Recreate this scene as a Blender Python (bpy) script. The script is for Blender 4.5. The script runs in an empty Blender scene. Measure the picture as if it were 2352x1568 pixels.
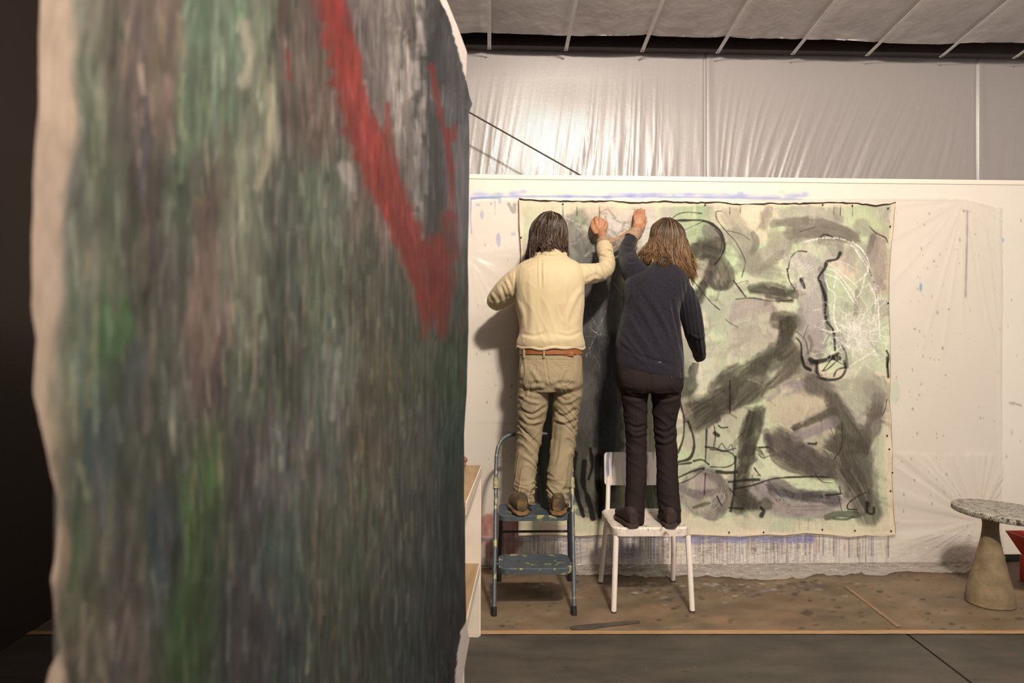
import bpy, bmesh, math, random
import numpy as np
from mathutils import Vector, Matrix
random.seed(7); RNG = np.random.default_rng(7)
SC = bpy.context.scene
COL = SC.collection

# ------------------------------------------------------------------ camera
F = 1568.0; CX, CY = 1176.0, 784.0
CAMZ = 1.404
YAW = math.radians(1.86); ROLL = math.radians(0.2)
cd = bpy.data.cameras.new('camera'); cam = bpy.data.objects.new('camera', cd); COL.objects.link(cam)
cd.sensor_width = 36.0; cd.lens = 36.0 * F / 2352.0
cam.matrix_world = (Matrix.Translation((0, 0, CAMZ)) @ Matrix.Rotation(-YAW, 4, 'Z')
                    @ Matrix.Rotation(math.pi / 2, 4, 'X') @ Matrix.Rotation(ROLL, 4, 'Z'))
cd.dof.use_dof = True; cd.dof.focus_distance = 4.0; cd.dof.aperture_fstop = 2.2
cd.clip_start = 0.02
SC.camera = cam
RM = np.array(cam.matrix_world.to_3x3()); CO = np.array([0, 0, CAMZ])

def ray(u, v):
    u = np.asarray(u, float); v = np.asarray(v, float)
    d = np.stack([(u - CX) / F, -(v - CY) / F, -np.ones_like(u)], -1)
    return d @ RM.T
def P(u, v, Y):                      # point seen at pixel (u, v) on the plane at distance Y (parallel to the back wall)
    d = ray(u, v); t = (np.asarray(Y, float)) / d[..., 1]
    return CO + d * t[..., None]
def PZ(u, v, z):                     # point seen at pixel (u, v) at height z
    d = ray(u, v); t = (z - CAMZ) / d[..., 2]
    return CO + d * t[..., None]
def proj(p):
    q = (np.asarray(p, float) - CO) @ RM
    return CX - F * q[..., 0] / q[..., 2], CY + F * q[..., 1] / q[..., 2]

# ------------------------------------------------------------------ world, lamps, exposure
w = bpy.data.worlds.new('world'); SC.world = w; w.use_nodes = True
w.node_tree.nodes['Background'].inputs[0].default_value = (1.0, 0.91, 0.84, 1)
w.node_tree.nodes['Background'].inputs[1].default_value = 0.46
SC.view_settings.view_transform = 'Standard'; SC.view_settings.look = 'None'
SC.view_settings.exposure = 0.08; SC.view_settings.gamma = 1.0
SC.view_settings.use_curve_mapping = False
def area(name, loc, target, sx, sy, power, color):
    ld = bpy.data.lights.new(name, 'AREA'); ld.shape = 'RECTANGLE'; ld.size = sx; ld.size_y = sy
    ld.energy = power; ld.color = color
    o = bpy.data.objects.new(name, ld); COL.objects.link(o); o.location = loc
    o.rotation_euler = (Vector(target) - Vector(loc)).to_track_quat('-Z', 'Y').to_euler()
    return o
area('ceiling_lamp', (0.80, 0.45, 3.78), (1.0, 4.1, 1.2), 0.30, 0.16, 190, (1.0, 0.88, 0.75))
area('ceiling_lamp', (2.15, 0.1, 3.85), (1.9, 4.1, 1.3), 2.0, 0.7, 105, (1.0, 0.89, 0.78))

# ------------------------------------------------------------------ helpers
def lin(c):
    c = np.asarray(c, float) / 255.0
    return np.where(c <= 0.04045, c / 12.92, ((c + 0.055) / 1.055) ** 2.4)
def rgba(c): return tuple(lin(c)) + (1.0,)

def _h(ix, iy, iz, seed):
    n = (ix.astype(np.int64) * 374761393 + iy.astype(np.int64) * 668265263 + iz.astype(np.int64) * 2147483647 + seed * 974711) & 0xffffffff
    n = ((n ^ (n >> 13)) * 1274126177) & 0xffffffff
    n = ((n ^ (n >> 16)) * 2246822519) & 0xffffffff
    return ((n ^ (n >> 15)) & 0xffffff) / float(0xffffff)
def vn(x, y, z=0.0, seed=0):         # value noise in [-1, 1]
    x, y, z = np.broadcast_arrays(np.asarray(x, float), np.asarray(y, float), np.asarray(z, float))
    ix, iy, iz = np.floor(x), np.floor(y), np.floor(z)
    fx, fy, fz = x - ix, y - iy, z - iz
    fx, fy, fz = [f * f * (3 - 2 * f) for f in (fx, fy, fz)]
    ix, iy, iz = ix.astype(int), iy.astype(int), iz.astype(int)
    r = 0
    for dz in (0, 1):
        wz = fz if dz else 1 - fz
        if dz and not np.any(fz): continue
        for dy in (0, 1):
            wy = fy if dy else 1 - fy
            for dx in (0, 1):
                wx = fx if dx else 1 - fx
                r = r + _h(ix + dx, iy + dy, iz + dz, seed) * wx * wy * wz
    return r * 2 - 1
def fbm(x, y, z=0.0, seed=0, o=4):
    r = 0; a = 1; s = 0
    for k in range(o):
        r = r + a * vn(x * 2 ** k, y * 2 ** k, np.asarray(z) * 2 ** k, seed + k * 17); s += a; a *= 0.5
    return r / s

def link(o, parent=None):
    COL.objects.link(o)
    if parent is not None: o.parent = parent
    return o
def mesh(name, V, Fc, m, parent=None, smooth=True, col=None, offs=None):
    me = bpy.data.meshes.new(name)
    V = np.asarray(V, float)
    if offs is not None: V = V - np.asarray(offs)
    if isinstance(Fc, np.ndarray) and Fc.ndim == 2:
        n = len(Fc); k = Fc.shape[1]
        me.vertices.add(len(V)); me.vertices.foreach_set('co', V.astype(np.float32).ravel())
        me.loops.add(n * k); me.loops.foreach_set('vertex_index', Fc.astype(np.int32).ravel())
        me.polygons.add(n); me.polygons.foreach_set('loop_start', np.arange(0, n * k, k, dtype=np.int32))
        me.polygons.foreach_set('loop_total', np.full(n, k, np.int32))
        me.update(calc_edges=True); me.validate()
    else:
        me.from_pydata([tuple(v) for v in V], [], [tuple(int(i) for i in f) for f in Fc])
    if smooth: me.polygons.foreach_set('use_smooth', np.ones(len(me.polygons), bool))
    if col is not None:
        ca = me.color_attributes.new('Col', 'FLOAT_COLOR', 'POINT')
        c4 = np.ones((len(V), 4), np.float32); c4[:, :3] = col
        ca.data.foreach_set('color', c4.ravel())
    me.materials.append(m)
    return link(bpy.data.objects.new(name, me), parent)
def grid_faces(nr, nc):
    i = np.arange(nr - 1)[:, None] * nc + np.arange(nc - 1)[None, :]
    i = i.ravel()
    return np.stack([i, i + 1, i + nc + 1, i + nc], 1)
def empty(name, loc, label, cat, group=None):
    o = bpy.data.objects.new(name, None); COL.objects.link(o); o.location = loc
    o.empty_display_size = 0.05
    return tag(o, label, cat, group)
def tag(o, label, cat, group=None, kind=None):
    if label: o['label'] = label
    if cat: o['category'] = cat
    if group: o['group'] = group
    if kind: o['kind'] = kind
    return o
def struct(o, label=None):
    o['kind'] = 'structure'
    if label: o['label'] = label
    return o

def tube_geo(pts, r, n=12, cap=True, flat=None):
    pts = np.asarray(pts, float); m = len(pts)
    r = np.broadcast_to(np.asarray(r, float), (m,)) if np.ndim(r) < 2 else np.asarray(r, float)
    T = np.gradient(pts, axis=0); T /= np.linalg.norm(T, axis=1)[:, None] + 1e-12
    up = np.array([0, 0, 1.0]) if abs(T[0, 2]) < 0.9 else np.array([0, 1.0, 0])
    if flat is not None: up = np.asarray(flat, float)
    N = np.cross(T[0], up); N /= np.linalg.norm(N); V = []
    for i in range(m):
        N = N - T[i] * (N @ T[i]); N /= np.linalg.norm(N) + 1e-12; B = np.cross(T[i], N)
        a = np.linspace(0, 2 * np.pi, n, endpoint=False)
        ra, rb = (r[i], r[i]) if np.ndim(r) == 1 else r[i]
        V.append(pts[i] + np.cos(a)[:, None] * N * ra + np.sin(a)[:, None] * B * rb)
    V = np.concatenate(V); Fc = []
    for i in range(m - 1):
        for j in range(n):
            k = (j + 1) % n
            Fc.append((i * n + j, i * n + k, (i + 1) * n + k, (i + 1) * n + j))
    if cap:
        Fc.append(tuple(range(n - 1, -1, -1))); Fc.append(tuple(range((m - 1) * n, m * n)))
    return V, Fc
def smoothpath(pts, n=40):           # Catmull-Rom through the points (any dimension)
    p = np.asarray(pts, float); p = np.vstack([2 * p[0] - p[1], p, 2 * p[-1] - p[-2]])
    out = []; segs = len(p) - 3; t = np.linspace(0, segs - 1e-9, n)
    for x in t:
        i = int(x); f = x - i; a, b, c, d = p[i:i + 4]
        out.append(0.5 * ((2 * b) + (c - a) * f + (2 * a - 5 * b + 4 * c - d) * f * f + (-a + 3 * b - 3 * c + d) * f ** 3))
    return np.array(out)
class G:                             # collects geometry for ONE mesh
    def __init__(s): s.V = []; s.F = []; s.n = 0
    def add(s, V, Fc):
        s.V.append(np.asarray(V, float)); s.F += [tuple(i + s.n for i in f) for f in Fc]; s.n += len(V); return s
    def tube(s, pts, r, n=12, cap=True, sm=0, flat=None):
        pts = np.asarray(pts, float)
        if sm:
            rr = np.broadcast_to(np.asarray(r, float), (len(pts),)) if np.ndim(r) < 2 else np.asarray(r, float)
            q = smoothpath(np.column_stack([pts, rr]), sm); pts = q[:, :3]; r = q[:, 3] if q.shape[1] == 4 else q[:, 3:]
        return s.add(*tube_geo(pts, r, n, cap, flat))
    def box(s, lo, hi, bev=0.0, mtx=None):
        bm = bmesh.new(); bmesh.ops.create_cube(bm, size=1)
        lo = np.array(lo, float); hi = np.array(hi, float)
        for v in bm.verts: v.co = Vector((lo + hi) / 2 + np.array(v.co) * (hi - lo))
        if bev > 0: bmesh.ops.bevel(bm, geom=list(bm.edges), offset=bev, segments=2, affect='EDGES', profile=0.6)
        if mtx is not None: bm.transform(mtx)
        bm.verts.ensure_lookup_table()
        V = [tuple(v.co) for v in bm.verts]; Fc = [tuple(v.index for v in f.verts) for f in bm.faces]; bm.free()
        return s.add(V, Fc)
    def prism(s, poly, z0, z1):      # poly: list of (x, y), extruded from z0 to z1
        n = len(poly)
        V = [(x, y, z0) for x, y in poly] + [(x, y, z1) for x, y in poly]
        Fc = [tuple(range(n - 1, -1, -1)), tuple(range(n, 2 * n))] + [(i, (i + 1) % n, n + (i + 1) % n, n + i) for i in range(n)]
        return s.add(V, Fc)
    def lathe(s, prof, c, n=32, jit=0):
        V = []; c = np.array(c, float)
        for r, z in prof:
            for j in range(n):
                a = 2 * math.pi * j / n; V.append(c + (r * math.cos(a), r * math.sin(a), z))
        Fc = [(i * n + j, i * n + (j + 1) % n, (i + 1) * n + (j + 1) % n, (i + 1) * n + j) for i in range(len(prof) - 1) for j in range(n)]
        Fc += [tuple(range(n - 1, -1, -1)), tuple(range((len(prof) - 1) * n, len(prof) * n))]
        return s.add(V, Fc)
    def ell(s, c, rx, ry, rz, n=24, mtx=None):
        V = []; Fc = []; m = n // 2; c = np.array(c, float)
        for i in range(m + 1):
            ph = math.pi * (i + 0.02) / (m + 0.04)
            for j in range(n):
                th = 2 * math.pi * j / n
                q = np.array([rx * math.sin(ph) * math.cos(th), ry * math.sin(ph) * math.sin(th), rz * math.cos(ph)])
                if mtx is not None: q = mtx @ q
                V.append(c + q)
        for i in range(m):
            for j in range(n):
                Fc.append((i * n + j, (i + 1) * n + j, (i + 1) * n + (j + 1) % n, i * n + (j + 1) % n))
        Fc += [tuple(range(n)), tuple(range((m + 1) * n - 1, m * n - 1, -1))]
        return s.add(V, Fc)
    def loft(s, secs, n=32, e=2.3):  # secs: (x, y, z, half width, half depth) horizontal super-ellipses
        a = np.linspace(0, 2 * np.pi, n, endpoint=False)
        ca = np.sign(np.cos(a)) * np.abs(np.cos(a)) ** (2 / e); sa = np.sign(np.sin(a)) * np.abs(np.sin(a)) ** (2 / e)
        q = smoothpath(secs, len(secs) * 5)
        V = np.concatenate([np.stack([x + ca * rx, y + sa * ry, np.full(n, z)], 1) for x, y, z, rx, ry in q]); m = len(q)
        Fc = [(i * n + j, i * n + (j + 1) % n, (i + 1) * n + (j + 1) % n, (i + 1) * n + j) for i in range(m - 1) for j in range(n)]
        Fc += [tuple(range(n - 1, -1, -1)), tuple(range((m - 1) * n, m * n))]
        return s.add(V, Fc)
    def arrays(s): return np.concatenate(s.V), s.F
    def build(s, name, m, parent=None, smooth=True, bevel=0, col=None):
        V, Fc = s.arrays()
        o = mesh(name, V, Fc, m, parent, smooth, col, offs=None if parent is None else abs_loc(parent))
        if smooth:
            try: o.data.set_sharp_from_angle(angle=math.radians(40))
            except Exception: pass
        return o
def abs_loc(o):
    l = np.array(o.location, float)
    while o.parent is not None:
        o = o.parent; l = l + np.array(o.location, float)
    return l
def remesh(g, voxel, smooth=6, fac=0.5):   # voxel union of closed shells -> one continuous skin (V, quads)
    V, Fc = g.arrays()
    me = bpy.data.meshes.new('tmp'); me.from_pydata([tuple(v) for v in V], [], Fc)
    bm = bmesh.new(); bm.from_mesh(me); bmesh.ops.recalc_face_normals(bm, faces=bm.faces); bm.to_mesh(me); bm.free()
    o = bpy.data.objects.new('tmp', me); COL.objects.link(o)
    md = o.modifiers.new('r', 'REMESH'); md.mode = 'VOXEL'; md.voxel_size = voxel; md.adaptivity = 0
    if smooth:
        ms = o.modifiers.new('s', 'SMOOTH'); ms.factor = fac; ms.iterations = smooth
    dg = bpy.context.evaluated_depsgraph_get(); e = o.evaluated_get(dg); m2 = e.to_mesh()
    n = len(m2.vertices); co = np.zeros(n * 3, np.float32); m2.vertices.foreach_get('co', co)
    no = np.zeros(n * 3, np.float32); m2.vertices.foreach_get('normal', no)
    fc = [tuple(p.vertices) for p in m2.polygons]
    e.to_mesh_clear(); bpy.data.objects.remove(o); bpy.data.meshes.remove(me)
    return co.reshape(-1, 3).astype(float), no.reshape(-1, 3).astype(float), fc
def seg_dist(u, v, pts):             # distance to a polyline in the plane, signed side, arc length
    best = np.full(np.shape(u), 1e9); side = np.zeros(np.shape(u)); arc = np.zeros(np.shape(u)); L = 0
    for (x0, y0), (x1, y1) in zip(pts[:-1], pts[1:]):
        dx, dy = x1 - x0, y1 - y0; l2 = dx * dx + dy * dy + 1e-9; l = math.sqrt(l2)
        t = np.clip(((u - x0) * dx + (v - y0) * dy) / l2, 0, 1)
        d = np.hypot(u - x0 - t * dx, v - y0 - t * dy); m = d < best
        best = np.where(m, d, best)
        side = np.where(m, ((u - x0) * dy - (v - y0) * dx) / l, side); arc = np.where(m, L + t * l, arc); L += l
    return best, side, arc, L

# ------------------------------------------------------------------ materials
def newmat(name):
    m = bpy.data.materials.new(name); m.use_nodes = True
    return m, m.node_tree, m.node_tree.nodes['Principled BSDF']
def N(nt, t, **kw):
    n = nt.nodes.new(t)
    for k, v in kw.items():
        if k in n.inputs: n.inputs[k].default_value = v
        else: setattr(n, k, v)
    return n
def noise(nt, scale, detail=4, sc=(1, 1, 1), space='Object', rough=0.55):
    tc = N(nt, 'ShaderNodeTexCoord'); mp = N(nt, 'ShaderNodeMapping'); mp.inputs['Scale'].default_value = sc
    nz = N(nt, 'ShaderNodeTexNoise'); nz.inputs['Scale'].default_value = scale; nz.inputs['Detail'].default_value = detail
    nz.inputs['Roughness'].default_value = rough
    nt.links.new(tc.outputs[space], mp.inputs[0]); nt.links.new(mp.outputs[0], nz.inputs['Vector'])
    return nz
def ramp(nt, src, stops):
    r = N(nt, 'ShaderNodeValToRGB'); e = r.color_ramp.elements
    while len(e) < len(stops): e.new(0.5)
    for k, (p, c) in enumerate(stops): e[k].position = p; e[k].color = rgba(c)
    nt.links.new(src, r.inputs[0]); return r
def bump(nt, b, src, strength, dist=0.01, prev=None):
    bp = N(nt, 'ShaderNodeBump'); bp.inputs['Strength'].default_value = strength; bp.inputs['Distance'].default_value = dist
    nt.links.new(src, bp.inputs['Height'])
    if prev is not None: nt.links.new(prev.outputs[0], bp.inputs['Normal'])
    nt.links.new(bp.outputs[0], b.inputs['Normal']); return bp
def simple(name, c, rough=0.6, c2=None, scale=6, bs=0.0, bscale=60, spec=0.5, metal=0, sc=(1, 1, 1), bd=0.003, stops=None, detail=5):
    m, nt, b = newmat(name)
    b.inputs['Base Color'].default_value = rgba(c); b.inputs['Roughness'].default_value = rough
    b.inputs['Specular IOR Level'].default_value = spec; b.inputs['Metallic'].default_value = metal
    if c2 is not None or stops:
        nz = noise(nt, scale, detail, sc)
        r = ramp(nt, nz.outputs['Fac'], stops or [(0.35, c), (0.65, c2)])
        nt.links.new(r.outputs[0], b.inputs['Base Color'])
    if bs: bump(nt, b, noise(nt, bscale, 4, sc).outputs['Fac'], bs, bd)
    return m
def attrmat(name, rough=0.7, spec=0.3, bs=0.0, bscale=80, bd=0.002, sc=(1, 1, 1), gain=1.0, sheen=0):
    m, nt, b = newmat(name)
    a = N(nt, 'ShaderNodeAttribute', attribute_name='Col')
    nt.links.new(a.outputs['Color'], b.inputs['Base Color'])
    b.inputs['Roughness'].default_value = rough; b.inputs['Specular IOR Level'].default_value = spec
    b.inputs['Sheen Weight'].default_value = sheen
    if bs: bump(nt, b, noise(nt, bscale, 4, sc).outputs['Fac'], bs, bd)
    return m
# ------------------------------------------------------------------ raster used only to compute paint colours per vertex
class Raster:
    def __init__(s, u0, u1, v0, v1, sc, base):
        s.u0, s.v0, s.sc = u0, v0, sc
        s.W, s.H = int((u1 - u0) * sc), int((v1 - v0) * sc)
        s.U, s.V = np.meshgrid(u0 + (np.arange(s.W) + .5) / sc, v0 + (np.arange(s.H) + .5) / sc)
        s.C = np.ones((s.H, s.W, 3)) * np.array(base, float)
    def win(s, pts, pad):
        p = np.asarray(pts, float)
        a = max(0, int((p[:, 0].min() - pad - s.u0) * s.sc)); b = min(s.W, int((p[:, 0].max() + pad - s.u0) * s.sc) + 1)
        c = max(0, int((p[:, 1].min() - pad - s.v0) * s.sc)); d = min(s.H, int((p[:, 1].max() + pad - s.v0) * s.sc) + 1)
        return (slice(c, max(c, d)), slice(a, max(a, b)))
    def blend(s, w, col, al):
        s.C[w] = s.C[w] * (1 - al[..., None]) + np.array(col, float) * al[..., None]
    def stroke(s, pts, wd, col, al=0.8, soft=0.25, bristle=0.5, seed=None, n=24, dry=0.0, taper=None):
        if len(pts) > 2: pts = smoothpath(pts, n)
        pts = np.asarray(pts, float); w = s.win(pts, wd)
        U, V = s.U[w], s.V[w]
        if U.size == 0: return
        seed = random.randrange(9999) if seed is None else seed
        d, side, arc, L = seg_dist(U, V, pts)
        r = wd / 2 * (1 + soft * .5) * (1 + 0.25 * vn(arc / 22, 0, 0, seed) + 0.12 * vn(arc / 7, side / 5, 0, seed + 4))
        if taper is not None: r = r * np.interp(arc / L, [0, .55, 1], taper)
        a = np.clip((r - d) / (wd * soft * 0.5 + 0.6), 0, 1)
        if bristle:
            b = 0.5 + 0.5 * vn(side / max(1.3, wd * 0.035), arc / 55, 0, seed + 1) * 0.6 + 0.2 * vn(side / max(3, wd * 0.12), arc / 80, 0, seed + 2)
            a = a * (1 - bristle * (1 - np.clip(b * 1.15, 0, 1)))
        if dry: a = a * np.clip(0.5 + vn(U / 2.0, V / 2.0, 0, seed + 3) * 1.3 + (0.5 - dry), 0, 1)
        s.blend(w, col, np.clip(a * al, 0, 1))
    def poly(s, pts, col, al=0.85, soft=2.2, ang=0.8, bristle=.35, seed=None, fine=False):
        seed = random.randrange(9999) if seed is None else seed
        p = np.asarray(pts, float); w = s.win(p, 12); U, V = s.U[w], s.V[w]
        if U.size == 0: return
        Uw = U + 3.5 * fbm(U / 14, V / 14, 0, seed, 3); Vw = V + 3.5 * fbm(U / 14, V / 14, 0, seed + 9, 3)
        ins = np.zeros(U.shape, bool); q = np.roll(p, -1, 0)
        for (x0, y0), (x1, y1) in zip(p, q):
            if y0 != y1: ins ^= ((y0 > Vw) != (y1 > Vw)) & (Uw < (x1 - x0) * (Vw - y0) / (y1 - y0) + x0)
        d = seg_dist(Uw, Vw, [tuple(a) for a in np.vstack([p, p[:1]])])[0]; d = np.where(ins, d, -d)
        a = np.clip(.5 + d / soft, 0, 1); c, n_ = math.cos(ang), math.sin(ang); x = U * c + V * n_; y = -U * n_ + V * c
        b = vn(y / 1.6, x / 60, 0, seed + 1) * .6 + vn(y / 6, x / 80, 0, seed + 2) * .5 + .5 * fbm(U / 25, V / 25, 0, seed + 3, 3)
        s.blend(w, col, np.clip(a * al * (1 - bristle * np.clip(.5 + b, 0, 1.2)), 0, 1))
    def blob(s, cx, cy, rx, ry, col, al=0.7, soft=0.5, seed=None, ang=0):
        seed = random.randrange(9999) if seed is None else seed
        R = max(rx, ry) * 1.5; w = s.win([(cx - R, cy - R), (cx + R, cy + R)], 0); U, V = s.U[w], s.V[w]
        if U.size == 0: return
        c, q = math.cos(ang), math.sin(ang); x = (U - cx) * c + (V - cy) * q; y = -(U - cx) * q + (V - cy) * c
        d = np.hypot(x / rx, y / ry) + 0.25 * fbm(U / (rx * .6 + 4), V / (ry * .6 + 4), 0, seed, 3)
        a = np.clip((1 - d) / soft, 0, 1) * (0.85 + 0.15 * vn(x / 3, y / 18, 0, seed + 1))
        s.blend(w, col, np.clip(a * al, 0, 1))
    def sample(s, u, v):
        x = np.clip((np.asarray(u) - s.u0) * s.sc - .5, 0, s.W - 1.001); y = np.clip((np.asarray(v) - s.v0) * s.sc - .5, 0, s.H - 1.001)
        i, j = y.astype(int), x.astype(int); f, g = (y - i)[..., None], (x - j)[..., None]
        return (s.C[i, j] * (1 - f) * (1 - g) + s.C[i, j + 1] * (1 - f) * g + s.C[i + 1, j] * f * (1 - g) + s.C[i + 1, j + 1] * f * g)

# ------------------------------------------------------------------ the setting
YW = 4.28            # face of the white partition wall
YI = 4.72            # insulated outer wall above and behind it
XL, XR = -2.2, 5.2

# white partition wall with the paint that missed the canvas
WR = Raster(1075, 2360, 400, 1312, 1.0, (226, 219, 208))
WR.C += fbm(WR.U / 90, WR.V / 120, 0, 3, 3)[..., None] * 4
for k in range(60):                                             # blue green smears above the canvas
    x = 1085 + random.random() * 770; c = random.choice([(150, 160, 212), (168, 172, 220), (175, 205, 192), (120, 135, 205), (190, 196, 226)])
    WR.blob(x, 449 + random.gauss(0, 4), 10 + 26 * random.random(), 4 + 6 * random.random(), c, 0.45, 0.8)
WR.stroke([(1084, 455), (1200, 451), (1400, 452), (1600, 453), (1840, 458)], 5, (95, 110, 190), 0.6, 0.6, 0.6)
WR.stroke([(1400, 447), (1600, 446), (1700, 450), (1790, 452)], 8, (110, 120, 200), 0.45, 0.8, 0.7)
for x, y, a, b in [(1545, 442, 12, 7), (1640, 440, 10, 6), (1795, 440, 16, 9), (1735, 444, 14, 5)]: WR.blob(x, y, a, b, (165, 205, 185), 0.6, 0.7)
WR.stroke([(1082, 455), (1081, 500), (1083, 536)], 4, (120, 130, 195), 0.7, 0.5, 0.3)
WR.stroke([(1084, 457), (1110, 454), (1150, 456)], 3, (110, 125, 200), 0.7, 0.5, 0.3)
for x, y, a, b in [(1107, 493, 5, 11), (1145, 551, 6, 18), (1179, 537, 7, 5), (1098, 470, 7, 4), (1128, 468, 4, 5), (1148, 462, 5, 8)]:
    WR.blob(x, y, a, b, (158, 165, 205), 0.8, 0.4)
WR.stroke([(1168, 468), (1180, 487), (1182, 470)], 8, (130, 125, 118), 0.75, 0.5, 0)
WR.stroke([(1137, 462), (1137, 494)], 2, (70, 90, 80), 0.6, 0.5, 0)
WR.stroke([(1080, 970), (1190, 972)], 2, (200, 192, 180), 0.8, 0.5, 0)
WR.stroke([(2222, 484), (2221, 560), (2219, 632), (2218, 680)], 5, (120, 110, 112), 0.75, 0.5, 0.6)
WR.stroke([(2213, 484), (2228, 486)], 4, (150, 142, 140), 0.6, 0.5, 0.3)
WR.blob(2115, 659, 4, 13, (75, 150, 215), 0.95, 0.4); WR.blob(2304, 551, 3, 6, (120, 160, 220), 0.8, 0.5)
WR.blob(2056, 900, 14, 32, (185, 210, 180), 0.6, 0.3)
WR.stroke([(2319, 926), (2333, 927), (2345, 931)], 5, (120, 115, 110), 0.8, 0.6, 0.5)
WR.blob(2324, 993, 5, 9, (190, 180, 165), 0.7, 0.6)
for k in range(150):
    x, y = 2055 + random.random() * 290, 480 + random.random() * 700
    if random.random() < .5: x = random.gauss(2130, 30)
    r = 0.8 + random.random() ** 3 * 2.2; WR.blob(x, y, r, r * (1 + random.random()), random.choice([(110, 105, 100), (150, 140, 130), (130, 120, 150), (90, 100, 90)]), 0.8, 0.4)
for k in range(50):
    x, y = 1082 + random.random() * 110, 560 + random.random() * 600
    r = 0.8 + random.random() ** 3 * 1.6; WR.blob(x, y, r, r * 1.5, random.choice([(110, 105, 100), (170, 90, 70), (130, 120, 150), (90, 100, 90)]), 0.8, 0.4)
WR.blob(1175, 887, 2.5, 6, (190, 70, 60), 0.9, 0.4)
WR.blob(1150, 1235, 55, 62, (152, 62, 56), 0.85, 0.25); WR.blob(1120, 1200, 20, 22, (165, 75, 62), 0.8, 0.3)
for k in range(26):                                             # runs of red, pale streaks painting the glints of the plastic
    x = 1100 + random.random() * 95; WR.stroke([(x, 1200 + random.random() * 30), (x + random.gauss(0, 2), 1300)], 2 + 3 * random.random(), random.choice([(200, 150, 140), (120, 50, 50), (230, 205, 195)]), 0.55, 0.6, 0.4)
WR.stroke([(1102, 1240), (1300, 1238), (1420, 1240)], 10, (78, 74, 110), 0.6, 0.7, 0.5)
WR.stroke([(1190, 1236), (1400, 1238), (1560, 1236)], 14, (150, 148, 175), 0.4, 0.7, 0.5)
WR.stroke([(1560, 1237), (1700, 1236), (1860, 1236)], 19, (74, 86, 188), 0.95, 0.5, 0.45)
WR.stroke([(1700, 1240), (1780, 1243), (1862, 1240)], 16, (84, 98, 200), 0.7, 0.6, 0.6)
wz = (slice(int((1232 - 400)), int((1308 - 400))), slice(1190 - 1075, 2010 - 1075))
for k in range(620):                                            # hundreds of thin runs below the canvas
    x = 1192 + random.random() ** 0.9 * 850; y0 = 1228 + random.random() ** 3 * 30; y1 = 1255 + random.random() * 55
    c = random.choice([(60, 55, 62), (60, 55, 62), (95, 90, 110), (150, 145, 170), (110, 120, 190), (205, 200, 170), (175, 120, 100), (165, 185, 160), (130, 90, 110), (90, 80, 75), (215, 200, 120), (235, 230, 222)])
    fade = 1.0 if x < 1900 else 0.6
    WR.stroke([(x, y0), (x + random.gauss(0, .8), y1)], 1.6 + 2.4 * random.random() ** 2, c, (0.3 + .5 * random.random()) * fade, 0.6, 0.3)
for x in (1776, 1850, 1915, 1950, 1970, 1988, 2002, 2040, 1608, 1452, 1470):
    WR.stroke([(x, 1228), (x, 1262 + random.random() * 34)], 2.6, (45, 42, 50), 0.85, 0.5, 0.1)
WR.blob(1440, 1268, 70, 26, (60, 62, 105), 0.55, 0.8); WR.blob(1330, 1275, 60, 20, (90, 88, 105), 0.4, 0.8)
xs = np.concatenate([np.linspace(1078, 2356, 1060)]); zlist = np.concatenate([np.arange(405.5, 476, 1.6), np.arange(478, 1222, 3.6), np.arange(1224, 1304, 2.0)])
X = np.concatenate([[XL, -1.0], [P(u, 784, YW)[0] for u in xs], [3.9, XR]])
Z = np.concatenate([P(np.full(len(zlist), 1176.), zlist, YW)[:, 2], [-0.0]]); Z[0] = 2.440; Z = np.sort(Z)[::-1]
XX, ZZ = np.meshgrid(X, Z); V = np.stack([XX, np.full_like(XX, YW), ZZ], -1).reshape(-1, 3)
u, v = proj(V); colr = WR.sample(u, v); out = (u < 1076) | (u > 2358); colr[out] = (226, 219, 208)
wall_m = attrmat('white_painted_board', 0.55, 0.35, 0.15, 40, 0.002)
nb = len(V); ztop = Z[0]
wall = mesh('wall_back', V, grid_faces(len(Z), len(X)), wall_m, None, False, lin(colr))
struct(wall, 'white partition wall with paint runs and splashes around the pinned canvas')
g = G().box((XL, YW + .002, .01), (XR, YW + 0.04, 2.447), 0)
g.build('wall_top_board', simple('board_edge', (232, 224, 210), 0.6), wall, False)
g = G().box((XL, YW - .006, 2.420), (XR, YW - .0005, 2.450), .003)
g.build('trim_board', simple('white_trim', (236, 229, 215), 0.55, bs=.1, bscale=20), wall, True)

# insulated metal wall above: shiny wrinkled facing, two vertical seams
us = np.concatenate([np.arange(560, 1030, 6.0), np.arange(1032, 2420, 2.7), np.arange(2425, 2750, 6.0)]); vs = np.concatenate([np.arange(96, 440, 3.4)])
UU, VV = np.meshgrid(us, vs); Q = P(UU, VV, YI)
def wrk(U, V):
    k = np.interp(U, [1040, 1200, 1500, 1640, 1800, 2100, 2240, 2420], [0.10, .18, .03, .04, .30, .46, .12, .1])
    s = U + k * (V - 420); env = np.clip((V - 150) / 230, 0.08, 1) ** 1.2
    loc = 0.25 + 0.75 * np.clip(vn(s / 75, 0.3, 0, 5) + 0.55, 0, 1)
    r = (1 - np.abs(vn(s / 13, V / 260, 0, 11))) ** 2.2 + 0.5 * (1 - np.abs(vn(s / 7.0, V / 200, 0, 12))) ** 2
    h = 0.0068 * env * loc * r + 0.0028 * vn(U / 3.2, V / 45, 0, 13) * 0.10 * env
    h += 0.004 * vn(U / 130, V / 90, 0, 14)
    for c, wd in ((1628, 9), (2252, 11)):                       # folded seams
        e = np.exp(-((s * 0 + U - c - 0.02 * (V - 260)) / wd) ** 2); h = h * (1 - e) + 0.006 * e
        h -= 0.012 * np.exp(-((U - (c - 9)) / 2.4) ** 2)
    return h
Q[..., 1] -= wrk(UU, VV)
insul, nt, b = newmat('insulation_facing')
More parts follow.
